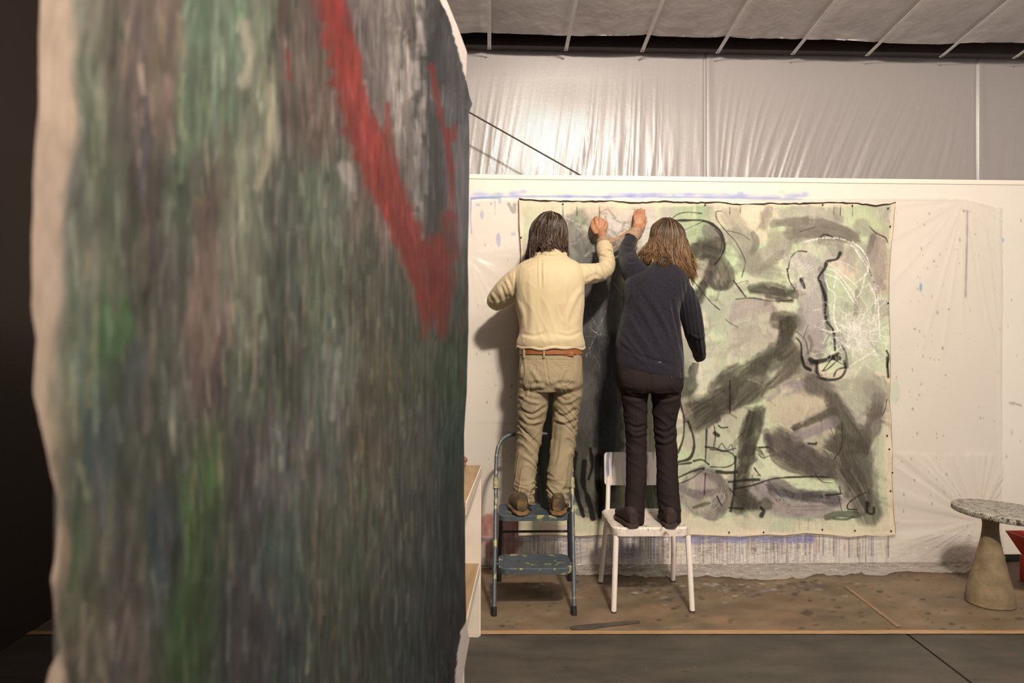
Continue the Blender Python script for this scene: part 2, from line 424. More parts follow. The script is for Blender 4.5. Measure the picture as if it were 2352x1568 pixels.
b.inputs['Base Color'].default_value = rgba((158, 151, 149)); b.inputs['Roughness'].default_value = 0.33
b.inputs['Specular IOR Level'].default_value = 0.75
wv = N(nt, 'ShaderNodeTexWave', wave_type='BANDS'); wv.bands_direction = 'X'; wv.inputs['Scale'].default_value = 34; wv.inputs['Distortion'].default_value = 1.5
w2 = N(nt, 'ShaderNodeTexWave', wave_type='BANDS'); w2.bands_direction = 'Z'; w2.inputs['Scale'].default_value = 34; w2.inputs['Distortion'].default_value = 1.5
tc = N(nt, 'ShaderNodeTexCoord'); ad = N(nt, 'ShaderNodeMath', operation='ADD')
for q in (wv, w2): nt.links.new(tc.outputs['Object'], q.inputs['Vector'])
nt.links.new(wv.outputs['Fac'], ad.inputs[0]); nt.links.new(w2.outputs['Fac'], ad.inputs[1])
bump(nt, b, ad.outputs[0], 0.12, 0.0015)
iw = mesh('wall_upper', Q.reshape(-1, 3), grid_faces(len(vs), len(us)), insul)
struct(iw, 'shiny wrinkled white insulation facing on the wall above the partition')
plain = simple('insulation_plain', (182, 172, 165), 0.4)
G().box((XL, YI + .03, 0), (XR, YI + .06, 3.6)).build('wall_backing', plain, iw, False)

# dark eave beam and the ceiling
z_b = float(P(1176, 119, YI)[2]); brown = simple('brown_steel', (52, 34, 27), 0.5, (40, 26, 22), 8)
struct(G().box((XL, YI - .10, z_b), (XR, YI - .02, z_b + .16), .004).box((XL, YI - .30, z_b + .15), (XR, YI + .1, z_b + .17)).build('trim_1', brown, None, True), 'dark brown steel eave beam between wall and ceiling')
YS = YI - .11; z_s = float(P(1124, 113, YS)[2]); SL = 0.125
def zc(Y): return z_s + SL * (YS - Y)
xsamp = np.arange(-2.2, 5.2, 0.016); x0 = float(P(1124, 113, YS)[0]); dx = float(P(1300, 113, YS)[0]) - x0
rows = np.concatenate([np.linspace(4.46, 3.75, 46), np.linspace(3.4, -2.5, 24)])
A, Bq = np.meshgrid(xsamp, rows)
ph = (A - x0) / dx; sg = np.abs(np.sin(np.pi * ph))
sagz = -0.02 * sg ** 0.5 - 0.006 * fbm(A * 9, Bq * 6, 0, 21, 3) * np.exp(-(4.46 - Bq) * 7) * 1.2
Yj = Bq - (0.035 * vn(A * 3, 0, 0, 22) + 0.02 * sg) * (Bq > 4.45)
ceil = mesh('ceiling', np.stack([A, Yj, zc(Yj) + 0.028 + sagz], -1).reshape(-1, 3), grid_faces(len(rows), len(xsamp)),
            simple('ceiling_fabric', (228, 220, 218), 0.75, (216, 208, 206), 5, 0.3, 14, bd=.01))
struct(ceil, 'pale quilted roof insulation with narrow metal straps')
strap_m = simple('white_strap', (246, 242, 238), 0.4, (232, 228, 224), 30); screw_m = simple('screw_steel', (80, 72, 66), 0.4, metal=0.6)
for k in range(-2, 10):
    xk = x0 + k * dx
    V = [(xk + s * .0125, Y, zc(Y) + o) for Y in (YS + .004, -2.4) for s in (-1, 1) for o in (0, .0025)]
    st = mesh('strap', V, [(0, 2, 6, 4), (1, 5, 7, 3), (0, 4, 5, 1), (2, 3, 7, 6), (0, 1, 3, 2), (4, 6, 7, 5)], strap_m, ceil, False)
    if k > -1: G().tube([(xk, YS - .015, zc(YS) - .004), (xk, YS - .015, zc(YS) + .003)], .005, 8).build('screw', screw_m, st)
struct(G().box((XL, -2.5, 3.9), (XR, 4.85, 3.95)).build('roof_deck', simple('roof_steel', (60, 50, 45), .6), None, False), 'roof deck above the insulation')

# diagonal brace rod in front of the insulation
pa, pb = P(1078, 258, 4.385), P(1345, 409, 4.385); dd = pb - pa
tag(G().tube([pa - dd * 1.2, pb + dd * .05], .0052, 10).build('brace_rod', simple('rod_steel', (62, 52, 44), .5)), 'thin dark diagonal brace rod in front of the insulated wall', 'rod')

# floor: two concrete slabs with a sawn joint between them
f0, f1 = PZ(2071, 1446, 0), PZ(2231, 1568, 0); dv = (f1 - f0) / (f1 - f0)[1]
def jx(Y): return f0[0] + dv[0] * (Y - f0[1])
conc, nt, b = newmat('grey_concrete')
nz = noise(nt, 3.5, 7, (1, 2.2, 1)); r = ramp(nt, nz.outputs['Fac'], [(0.3, (54, 50, 45)), (0.5, (67, 62, 55)), (0.72, (80, 73, 65))])
n2 = noise(nt, 22, 5, (1, 2.5, 1)); r2 = ramp(nt, n2.outputs['Fac'], [(0.28, (45, 40, 38)), (0.36, (255, 255, 255))])
mx = N(nt, 'ShaderNodeMix', data_type='RGBA', blend_type='MULTIPLY'); mx.inputs[0].default_value = 0.7
nt.links.new(r.outputs[0], mx.inputs[6]); nt.links.new(r2.outputs[0], mx.inputs[7])
n3 = noise(nt, 60, 2); r3 = ramp(nt, n3.outputs['Fac'], [(0.76, (0, 0, 0)), (0.78, (190, 185, 175))])
m3 = N(nt, 'ShaderNodeMix', data_type='RGBA', blend_type='ADD'); m3.inputs[0].default_value = 0.8
nt.links.new(mx.outputs[2], m3.inputs[6]); nt.links.new(r3.outputs[0], m3.inputs[7]); nt.links.new(m3.outputs[2], b.inputs['Base Color'])
b.inputs['Roughness'].default_value = 0.55; bump(nt, b, n2.outputs['Fac'], 0.15, 0.004)
gw = 0.006
g = G()
g.prism([(XL, -2.5), (jx(-2.5) - gw, -2.5), (jx(4.85) - gw, 4.85), (XL, 4.85)], -0.06, 0)
g.prism([(jx(-2.5) + gw, -2.5), (XR, -2.5), (XR, 4.85), (jx(4.85) + gw, 4.85)], -0.06, 0)
g.prism([(XL, -2.5), (XR, -2.5), (XR, 4.85), (XL, 4.85)], -0.10, -0.012)
struct(g.build('floor', conc, None, False), 'worn dark grey concrete floor with a sawn joint')

# brown floor paper in front of the wall
FR = Raster(1060, 2360, 1296, 1462, 1.0, (111, 96, 78))
FR.C += (fbm(FR.U / 60, FR.V / 16, 0, 31, 4)[..., None] * np.array([26, 22, 18]))
for k in range(200):
    x, y = 1090 + random.random() * 1260, 1300 + random.random() * 150; r = 3 + random.random() ** 2 * 26
    FR.blob(x, y, r * 2.4, r * .5 + 1, random.choice([(112, 88, 66), (120, 96, 74), (96, 78, 62), (140, 112, 84)]), 0.5, 0.7)
for k in range(420):
    x, y = 1090 + random.random() * 1260, 1310 + random.random() ** 1.5 * 140; r = 0.7 + random.random() ** 3 * 4.5
    FR.blob(x, y, r * 2.0, r * .8, random.choice([(62, 55, 48), (74, 66, 55), (84, 70, 60), (60, 66, 66), (74, 74, 52)]), 0.85, 0.4)
for k in range(500):
    x = random.gauss(1600, 170); y = 1338 + abs(random.gauss(0, 16)); r = 0.7 + random.random() ** 3 * 3.5
    FR.blob(x, y, r * 2.5, r * .7, random.choice([(200, 192, 180), (170, 160, 150), (150, 150, 160), (70, 62, 56), (62, 58, 52)]), 0.6, 0.5)
FR.blob(1600, 1352, 190, 13, (82, 68, 56), 0.65, 0.9); FR.blob(1860, 1345, 140, 8, (80, 66, 54), 0.6, 0.9)
FR.blob(1975, 1385, 14, 9, (95, 84, 70), 0.7, 0.7); FR.blob(1790, 1425, 50, 12, (118, 94, 78), 0.7, 0.6)
for x, y, a, b2 in [(2119, 1376, 9, 3.5), (2184, 1371, 14, 4), (2211, 1441, 10, 3), (2133, 1421, 5, 2), (2341, 1420, 14, 4), (1856, 1408, 16, 8), (1925, 1395, 14, 3)]:
    FR.blob(x, y, a, b2, (66, 52, 50), 0.85, 0.5)
fa = np.array([[PZ(1060, 1455, 0)[0], PZ(1060, 1457, 0)[1]], [PZ(2360, 1453, 0)[0], PZ(2360, 1456, 0)[1]]])
Xp = np.concatenate([[XL], np.arange(-0.35, 3.75, 0.0085), [XR]]); T = np.linspace(0, 1, 110)
XX, TT = np.meshgrid(Xp, T); Yf = fa[0, 1] + (XX - fa[0, 0]) / (fa[1, 0] - fa[0, 0]) * (fa[1, 1] - fa[0, 1]); Yf = np.clip(Yf, 3.2, 3.4)
YY = Yf + (YW - 0.002 - Yf) * TT; V = np.stack([XX, YY, 0.0022 + 0.0012 * fbm(XX * 5, YY * 7, 0, 33, 3) + 0 * XX], -1).reshape(-1, 3)
u, v = proj(V); colr = FR.sample(u, v)
paper = tag(mesh('floor_paper', V, grid_faces(len(T), len(Xp))[:, ::1], attrmat('brown_paper', .6, .3, .3, 30, .003), None, True, lin(colr)),
            'stained brown protective paper sheet on the floor below the canvas', 'paper')
tape_m = simple('tan_tape', (172, 138, 100), 0.5, (150, 120, 86), 12, sc=(1, 6, 1))
V = []; xt = np.linspace(XL, XR, 60)
for x in xt:
    yf = np.clip(fa[0, 1] + (x - fa[0, 0]) / (fa[1, 0] - fa[0, 0]) * (fa[1, 1] - fa[0, 1]), 3.2, 3.4)
    V += [(x, yf - .004, .0042), (x, yf + .036 + .004 * math.sin(x * 7), .0048)]
tp = mesh('tape', V, [(2 * i, 2 * i + 2, 2 * i + 3, 2 * i + 1) for i in range(59)], tape_m, paper, True)
ya, yb = 3.30, 3.86
V = [(jx(ya) - .012, ya, .0055), (jx(ya) + .012, ya, .0055), (jx(yb) + .011, yb, .005), (jx(yb) - .011, yb, .005)]
mesh('tape', V, [(0, 1, 2, 3)], simple('faded_tape', (146, 118, 90), .6, (126, 102, 78), 20), paper, False)

# flat dark grey strip standing in for a tear in the paper
sp = [(1309, 1440), (1330, 1436), (1380, 1431), (1440, 1427), (1470, 1426), (1469, 1430), (1440, 1434), (1400, 1438), (1360, 1444), (1330, 1446), (1314, 1446)]
gp = G().prism([tuple(PZ(a, b3, .005)[:2]) for a, b3 in sp], .0048, .0075)
tag(gp.build('tear_strip', simple('tear_grey', (82, 74, 66), .6, (66, 60, 54), 15), None, False), 'long dark grey strip standing in for a tear in the brown paper before the stool and chair', 'tear')

# ------------------------------------------------------------------ clear plastic film over the wall, pooling on the floor
film, nt, b = newmat('clear_plastic_film')
b.inputs['Base Color'].default_value = (0.80, 0.76, 0.72, 1); b.inputs['Roughness'].default_value = 0.22; b.inputs['Specular IOR Level'].default_value = 0.8
tr = N(nt, 'ShaderNodeBsdfTransparent'); tr.inputs[0].default_value = (0.985, 0.98, 0.975, 1)
lw = N(nt, 'ShaderNodeLayerWeight'); lw.inputs[0].default_value = 0.25
mr = N(nt, 'ShaderNodeMapRange'); mr.inputs['To Min'].default_value = 0.17; mr.inputs['To Max'].default_value = 0.75
ms = N(nt, 'ShaderNodeMixShader'); nt.links.new(lw.outputs['Facing'], mr.inputs['Value']); nt.links.new(mr.outputs[0], ms.inputs[0])
nt.links.new(tr.outputs[0], ms.inputs[1]); nt.links.new(b.outputs[0], ms.inputs[2]); nt.links.new(ms.outputs[0], nt.nodes['Material Output'].inputs[0])
ns = 400
uf = np.linspace(1070, 2300, ns)
rows = []
ft = np.concatenate([np.linspace(0, 0.80, 200), np.linspace(0.803, 1, 90)])
pin = np.array([(2215, 458), (1075, 585), (2244, 1195), (1075, 700)])
Xf = P(uf, np.full(ns, 784.), YW)[:, 0]
topv = np.interp(uf, [1070, 1190, 2055, 2215, 2300], [462, 458, 456, 457, 478])
ztopf = P(uf, topv, YW)[:, 2]
reach = np.interp(uf, [1070, 1180, 1330, 1560, 1700, 1760, 1850, 2000, 2160, 2240, 2300], [.02, .10, .20, .25, .30, .27, .22, .22, .22, .10, .03])
reach = reach + 0.02 * vn(uf / 30, 0, 0, 41)
zl = np.interp(uf, [1070, 2000, 2130, 2200, 2230, 2260, 2300], [0, 0, 0, .03, .16, .10, .03])
V = np.zeros((len(ft), ns, 3)); lift = 0.185
for i, t in enumerate(ft):
    if t <= 0.80:
        z = ztopf + (lift - ztopf) * (t / 0.80); y = np.full(ns, YW - 0.007)
    else:
        q = (t - 0.80) / 0.20; a = q * math.pi / 2
        sx = np.interp(q, [0, .35, .7, 1], [0, .10, .45, 1.0]); sz = np.interp(q, [0, .35, .62, .8, 1], [1, .48, .10, .03, .015])
        z = lift * sz + zl * (1 - (1 - q) ** 2) * .6 + 0.004; y = YW - 0.010 - reach * sx - .012
    V[i, :, 0] = Xf; V[i, :, 1] = y; V[i, :, 2] = z
pu, pv = proj(V)
def radial(U, V_, c, k, seed, rng):
    a = np.arctan2(V_ - c[1], U - c[0]); r = np.hypot(U - c[0], V_ - c[1])
    w_ = np.clip(1 - r / rng, 0, 1) ** 0.8 * np.clip(r / 25, 0, 1)
    return w_ * (1 - np.abs(vn(a * k, r / 900, 0, seed))) ** 3
H = 0.011 * radial(pu, pv, pin[0], 9, 51, 460) + 0.009 * radial(pu, pv, pin[1], 7, 52, 170) + 0.022 * radial(pu, pv, pin[2], 10, 53, 560) * (pv > 1040) + .004 * radial(pu, pv, pin[3], 9, 54, 130)
H += 0.0015 * vn(pu / 60, pv / 80, 0, 55)
for c0 in ([(1190, 860), (1170, 760), (1150, 800)], [(1105, 700), (1180, 660)], [(1170, 780), (1140, 870)], [(2232, 500), (2262, 700), (2292, 850)], [(2262, 520), (2290, 760)]):
    d, s_, a_, L_ = seg_dist(pu, pv, c0); H += 0.006 * np.exp(-(d / 3.5) ** 2)
d, s_, a_, L_ = seg_dist(pu, pv, [(2294, 480), (2297, 700), (2295, 840), (2300, 1100)]); H += 0.010 * np.exp(-(d / 4) ** 2)
low = np.clip((pv - 1190) / 90, 0, 1)
dg = pu * 0.33 + pv * 0.94
crk = (1 - np.abs(vn(dg / 9, pu / 75, 0, 56))) ** 3 * 0.010 + (1 - np.abs(vn(pv / 6, pu / 40, 0, 57))) ** 3 * 0.009 + 0.010 * fbm(pu / 26, pv / 9, 0, 58, 3)
H = H + low * np.maximum(crk, 0)
V[..., 1] -= H * (1 - 0.3 * low); V[..., 2] += low * np.maximum(crk, 0) * 1.3
V[..., 2] = np.maximum(V[..., 2], 0.006)
fm = mesh('plastic_film', V.reshape(-1, 3), grid_faces(len(ft), ns), film)
tag(fm, 'clear crinkled plastic sheet taped over the white wall and trailing on the floor', 'plastic sheet')
# paint flecks on the trailing plastic, one splatter of many dabs
g = G()
for k in range(700):
    i = random.randrange(212, 288); j = min(ns - 2, max(1, int((random.gauss(0.40, 0.17)) * ns))); p = V[i, j]
    s_ = .0015 + random.random() ** 3 * .007; n_ = 5
    th = [random.random() * 6.28 for _ in range(1)][0]
    ring = [(p[0] + s_ * 1.8 * math.cos(th + 2 * math.pi * q / n_), p[1] - .002 + s_ * .8 * math.sin(th + 2 * math.pi * q / n_), p[2] + .003) for q in range(n_)]
    g.add(ring + [(p[0], p[1] - .002, p[2] + .0045)], [(q, (q + 1) % n_, n_) for q in range(n_)])
fk = g.build('paint_flecks', simple('pale_flecks', (216, 208, 196), .6, scale=30, stops=[(.3, (120, 130, 110)), (.42, (214, 206, 192)), (.62, (222, 216, 206)), (.7, (110, 100, 120))]), fm, False); fk['kind'] = 'stuff'
# ------------------------------------------------------------------ the big drawing pinned to the wall
def z3(*p): return [(1540 + x / 3.734, 430 + y / 3.734) for x, y in p]
def z4(*p): return [(1540 + x / 3.734, 820 + y / 3.734) for x, y in p]
K = 1 / 3.734
PR = Raster(1180, 2070, 445, 1240, 1.0, (200, 198, 172))
U, V_ = PR.U, PR.V
wx = U + 30 * fbm(U / 60, V_ / 60, 0, 61, 3); wy = V_ + 30 * fbm(U / 60, V_ / 60, 0, 62, 3)
n1 = fbm(wx / 75, wy / 70, 0, 63, 3); n2 = fbm(wx / 55, wy / 60, 0, 64, 3); n3 = fbm(wx / 40, wy / 45, 0, 65, 2)
def mixin(mask, col, al):
    a = np.clip(mask, 0, 1)[..., None] * al; PR.C[:] = PR.C * (1 - a) + np.array(col, float) * a
mixin((n1 - .02) * 6, (182, 204, 156), .8); mixin((-n1 - .1) * 6, (224, 204, 176), .7)
mixin((n2 - .12) * 7, (168, 164, 148), .75); mixin((n3 - .2) * 8, (178, 166, 160), .5); mixin((-n2 - .2) * 7, (196, 214, 168), .7)
AW = [1.0]
def wash(p, w, c, a=.8, **k): PR.stroke(p, w * K, c, a * AW[0], k.pop('soft', .4), k.pop('bristle', .5), **k)
def line(p, w, c=(56, 52, 50), a=.85, **k): PR.stroke(p, max(1.6, w * K * 1.3), c, a, k.pop('soft', .5), k.pop('bristle', .15), n=40, **k)
# light grounds (upper right)
for p, w, c, a in [
    (z3((150, 160), (200, 420), (230, 640)), 260, (172, 196, 146), .8), (z3((440, 230), (640, 240), (840, 230)), 180, (228, 208, 178), .8),
    (z3((230, 160), (240, 330)), 90, (150, 186, 138), .8), (z3((205, 150), (210, 280)), 26, (222, 205, 180), .7),
    (z3((880, 355), (1020, 355)), 60, (190, 216, 160), .8), (z3((520, 560), (590, 640), (600, 760)), 130, (192, 216, 166), .8),
    (z3((960, 660), (960, 800)), 90, (214, 224, 172), .85), (z3((820, 330), (830, 480)), 60, (220, 214, 170), .7),
    (z3((1560, 190), (1700, 240), (1800, 380)), 180, (194, 198, 156), .7), (z3((1800, 420), (1820, 640), (1820, 880)), 110, (190, 166, 146), .75),
    (z3((540, 1040), (700, 1000), (860, 1040)), 150, (174, 158, 150), .8), (z3((300, 1050), (380, 1100), (450, 1180)), 200, (168, 176, 158), .8),
    (z3((560, 1300), (700, 1250), (820, 1240)), 170, (180, 168, 156), .7), (z3((1180, 1060), (1230, 1250), (1220, 1480)), 200, (162, 152, 150), .8),
    (z3((1560, 880), (1600, 1200), (1640, 1480)), 260, (192, 200, 168), .6), (z3((1060, 1000), (1080, 900)), 70, (196, 216, 168), .8),
    (z3((130, 1300), (160, 1560)), 160, (168, 172, 150), .8), (z3((300, 1350), (310, 1560)), 120, (200, 214, 174), .8),
    (z3((1180, 700), (1140, 900), (1180, 1000)), 190, (186, 182, 168), .7), (z3((1060, 640), (1100, 760), (1080, 860)), 120, (192, 190, 172), .8),
    (z3((420, 720), (640, 820)), 120, (206, 206, 168), .6), (z3((1100, 500), (1060, 540)), 60, (196, 216, 160), .8)]: wash(p, w, c, a)
AW[0] = .8
def zq(*p): return [(1540 + x / 1.95, 436 + y / 1.95) for x, y in p]
for p, c, a, an in [
    (((60, 690), (250, 680), (280, 860), (120, 900), (60, 860)), (164, 168, 148), .7, 1.5), (((90, 240), (205, 230), (218, 290), (192, 350), (172, 420), (130, 500), (100, 480), (135, 400), (90, 330)), (94, 88, 80), .95, .3),
    (((215, 290), (245, 340), (272, 405), (258, 442), (200, 452), (160, 432), (190, 360)), (98, 92, 82), .95, 1.2), (((90, 320), (165, 315), (172, 350), (140, 405), (100, 400)), (190, 186, 166), .8, .5), (((196, 375), (215, 372), (220, 400), (205, 412)), (176, 168, 150), .8, 1.4),
    (((160, 480), (250, 450), (330, 480), (300, 560), (200, 640), (130, 620)), (180, 186, 160), .7, .3), (((285, 165), (340, 200), (405, 290), (385, 375), (330, 340), (262, 230)), (158, 154, 138), .9, .9), (((240, 300), (285, 300), (330, 360), (310, 410), (270, 390)), (196, 214, 168), .85, 1.1),
    (((440, 185), (540, 188), (548, 270), (520, 292), (430, 252)), (166, 164, 144), .9, .2), (((450, 160), (540, 160), (540, 184), (446, 186)), (194, 216, 162), .9, 0), (((300, 130), (380, 90), (420, 110), (400, 200), (330, 190)), (224, 206, 172), .7, 1.0), (((405, 90), (440, 85), (425, 170), (385, 180)), (158, 146, 130), .75, 1.3),
    (((460, 140), (600, 120), (720, 138), (830, 186), (856, 242), (760, 232), (640, 216), (545, 205), (540, 160), (470, 156)), (138, 130, 117), .95, .15), (((350, 442), (420, 422), (500, 434), (562, 452), (548, 494), (480, 484), (410, 472), (360, 462)), (96, 92, 80), .95, .15),
    (((480, 350), (520, 330), (540, 400), (500, 440), (450, 430)), (214, 222, 172), .85, .8), (((280, 500), (400, 480), (486, 520), (440, 592), (380, 650), (300, 642), (258, 580)), (170, 158, 152), .92, .1), (((280, 642), (420, 620), (474, 650), (452, 722), (330, 762), (280, 740)), (180, 168, 157), .85, .1), (((390, 560), (450, 540), (445, 580), (400, 600)), (196, 196, 164), .7, .5),
    (((542, 310), (620, 280), (700, 335), (712, 560), (650, 770), (600, 745), (575, 560)), (178, 172, 164), .85, 1.5), (((560, 470), (576, 520), (560, 560), (530, 520)), (198, 216, 170), .8, 1.2), (((600, 640), (680, 600), (700, 700), (660, 790), (605, 780)), (158, 148, 146), .8, 1.5), (((700, 500), (760, 560), (830, 700), (780, 760), (735, 640)), (182, 184, 164), .7, 1.1),
    (((890, 195), (962, 222), (968, 440), (930, 462), (896, 300)), (168, 152, 142), .85, 1.4), (((820, 260), (880, 250), (905, 420), (860, 520), (830, 420)), (176, 174, 152), .7, 1.3), (((860, 480), (930, 470), (945, 700), (900, 760), (850, 640)), (190, 194, 170), .7, 1.4),
    (((480, 568), (520, 560), (560, 565), (560, 640), (530, 680), (488, 655)), (80, 75, 65), .97, 1.5), (((488, 650), (560, 680), (592, 760), (545, 835), (470, 885), (420, 905), (345, 962), (290, 992), (248, 985), (268, 870), (330, 800), (420, 742), (470, 720)), (90, 85, 72), .95, 2.4), (((60, 960), (150, 922), (262, 868), (305, 900), (262, 1002), (200, 1050), (120, 1086), (66, 1060)), (88, 82, 72), .96, 2.6),
    (((400, 850), (480, 770), (510, 760), (500, 800), (420, 880)), (186, 190, 158), .8, 2.4), (((230, 1010), (300, 980), (360, 960), (350, 1000), (300, 1090), (240, 1140), (200, 1090)), (178, 176, 148), .8, 2.6), (((110, 880), (200, 880), (190, 930), (130, 940)), (208, 204, 168), .7, 2.4), (((100, 720), (190, 700), (200, 860), (140, 890)), (196, 202, 176), .7, 1.5),
    (((760, 862), (880, 812), (962, 850), (942, 960), (862, 1012), (800, 960)), (160, 158, 144), .85, .6), (((430, 940), (480, 908), (620, 862), (684, 900), (706, 960), (724, 1032), (640, 1092), (560, 1112), (500, 1082), (450, 1030)), (192, 180, 154), .95, .2), (((540, 862), (640, 830), (690, 850), (690, 920), (600, 900), (500, 930)), (150, 140, 146), .8, -.3),
    (((538, 1064), (690, 978), (704, 1012), (560, 1094)), (98, 92, 82), .95, -.5), (((540, 1096), (722, 1020), (748, 1060), (625, 1112), (560, 1124)), (150, 141, 148), .92, -.4), (((688, 888), (742, 910), (802, 1000), (852, 1080), (905, 1130), (882, 1184), (800, 1132), (738, 1084), (690, 980)), (100, 94, 86), .96, 1.0), (((878, 962), (922, 932), (952, 962), (946, 1062), (900, 1134), (850, 1082), (880, 1020)), (114, 106, 96), .92, 1.7),
    (((640, 1100), (760, 1080), (780, 1150), (720, 1210), (650, 1170)), (174, 164, 138), .85, .5), (((428, 1110), (520, 1088), (600, 1130), (682, 1190), (744, 1232), (722, 1292), (620, 1294), (520, 1252), (448, 1192)), (96, 88, 84), .96, .6), (((740, 1082), (862, 1120), (902, 1180), (908, 1330), (902, 1442), (850, 1464), (800, 1392), (738, 1312), (688, 1262), (700, 1172)), (96, 91, 81), .96, 1.2), (((840, 1180), (880, 1200), (890, 1330), (850, 1300)), (128, 130, 118), .7, 1.4),
    (((350, 984), (412, 990), (412, 1060), (382, 1152), (352, 1252), (332, 1330), (412, 1402), (370, 1442), (300, 1432), (284, 1352), (300, 1200), (310, 1080)), (82, 78, 68), .97, 1.8), (((390, 1196), (470, 1232), (562, 1292), (540, 1332), (420, 1282), (370, 1250)), (208, 216, 178), .9, .5), (((560, 1304), (720, 1310), (750, 1350), (600, 1345)), (204, 220, 178), .85, .1), (((640, 1290), (700, 1290), (690, 1345), (650, 1330)), (196, 180, 160), .8, .3),
    (((368, 1330), (450, 1300), (560, 1342), (742, 1350), (772, 1402), (700, 1442), (560, 1464), (448, 1422)), (146, 136, 142), .93, .15), (((430, 1320), (560, 1350), (730, 1366), (720, 1396), (560, 1386), (440, 1356)), (86, 80, 86), .85, .1), (((40, 1330), (80, 1262), (150, 1228), (222, 1270), (270, 1352), (252, 1432), (190, 1480), (100, 1452), (48, 1400)), (134, 124, 122), .92, 1.0), (((86, 1290), (140, 1268), (200, 1320), (140, 1345), (80, 1335)), (186, 172, 164), .85, .3), (((70, 1390), (170, 1370), (210, 1400), (150, 1440), (90, 1425)), (180, 178, 150), .8, .2),
    (((925, 1140), (965, 1000), (985, 1100), (985, 1500), (935, 1480)), (206, 208, 172), .75, 1.5)]:
    PR.poly(zq(*p), c, a, 7.0, an, .40)
for k in range(750):                                            # loose short strokes that drag neighbouring colours into one another
    x, y = random.uniform(1330, 2045), random.uniform(475, 1200); dx_, dy_ = random.gauss(0, 16), random.gauss(0, 16)
    c0 = PR.sample(min(2040, max(1200, x + dx_)), min(1215, max(470, y + dy_))) + np.array(random.choice([(8, 10, 2), (-12, -10, -8), (6, -4, 0), (14, 12, 8), (-18, -18, -16)]))
    an = random.gauss(-.9, .8) if random.random() < .6 else random.gauss(.8, .6); l = random.uniform(14, 60); bw = random.uniform(4, 18)
    PR.stroke([(x, y), (x + l * .5 * math.cos(an), y + l * .5 * math.sin(an)), (x + l * math.cos(an + .3), y + l * math.sin(an + .3))], bw, c0, random.uniform(.35, .8), .4, .8, n=6)
# greys (upper right)
for p, w, c, a in [
    (z3((880, 312), (1100, 290), (1350, 315), (1560, 400)), 60, (138, 130, 116), .9), (z3((1040, 385), (1250, 380), (1440, 400), (1560, 440)), 110, (132, 124, 112), .9),
    (z3((840, 200), (800, 330)), 80, (160, 148, 134), .8), (z3((520, 250), (640, 430), (720, 620)), 150, (160, 156, 138), .85),
    (z3((890, 400), (930, 500), (960, 540)), 150, (168, 164, 142), .8), (z3((705, 400), (735, 470), (700, 560)), 55, (122, 116, 102), .8),
    (z3((660, 640), (760, 700), (900, 740)), 150, (150, 146, 130), .85), (z3((960, 560), (860, 640), (760, 720)), 60, (140, 130, 116), .7),
    (z3((200, 560), (300, 520), (400, 500)), 150, (84, 78, 70), .9), (z3((330, 380), (380, 440)), 120, (110, 100, 92), .8),
    (z3((430, 560), (330, 740), (240, 960)), 90, (84, 78, 72), .9), (z3((460, 620), (530, 780), (470, 860), (360, 840), (350, 760)), 56, (98, 92, 82), .85),
    (z3((400, 660), (480, 760)), 100, (112, 104, 92), .7), (z3((690, 870), (860, 850), (1060, 920)), 80, (92, 88, 76), .85), (z3((820, 930), (930, 960), (1040, 975)), 30, (84, 80, 70), .8),
    (z3((930, 1140), (1050, 1150), (1000, 1240)), 130, (86, 80, 70), .92), (z3((1010, 1280), (900, 1420), (740, 1540)), 150, (94, 90, 78), .88),
    (z3((1640, 340), (1740, 430), (1700, 640)), 120, (152, 142, 132), .8), (z3((1740, 420), (1700, 560)), 50, (112, 104, 98), .7), (z3((1680, 560), (1740, 760), (1770, 800)), 110, (160, 148, 142), .7),
    (z3((1290, 470), (1430, 470), (1460, 560)), 60, (128, 124, 112), .7), (z3((1360, 500), (1410, 560)), 70, (146, 150, 130), .7),
    (z3((1290, 700), (1310, 850), (1330, 1050), (1360, 1250)), 52, (86, 80, 88), .8), (z3((1600, 900), (1590, 1080)), 50, (140, 132, 128), .8),
    (z3((1110, 1060), (1120, 1300), (1180, 1540)), 60, (140, 134, 130), .7), (z3((1440, 1300), (1520, 1500)), 110, (140, 130, 132), .7),
    (z3((60, 1300), (80, 1568)), 50, (150, 150, 142), .6), (z3((1000, 1330), (1080, 1480), (1060, 1560)), 130, (100, 96, 82), .85), (z3((1550, 560), (1560, 700)), 90, (160, 158, 142), .6)]: wash(p, w, c, a)
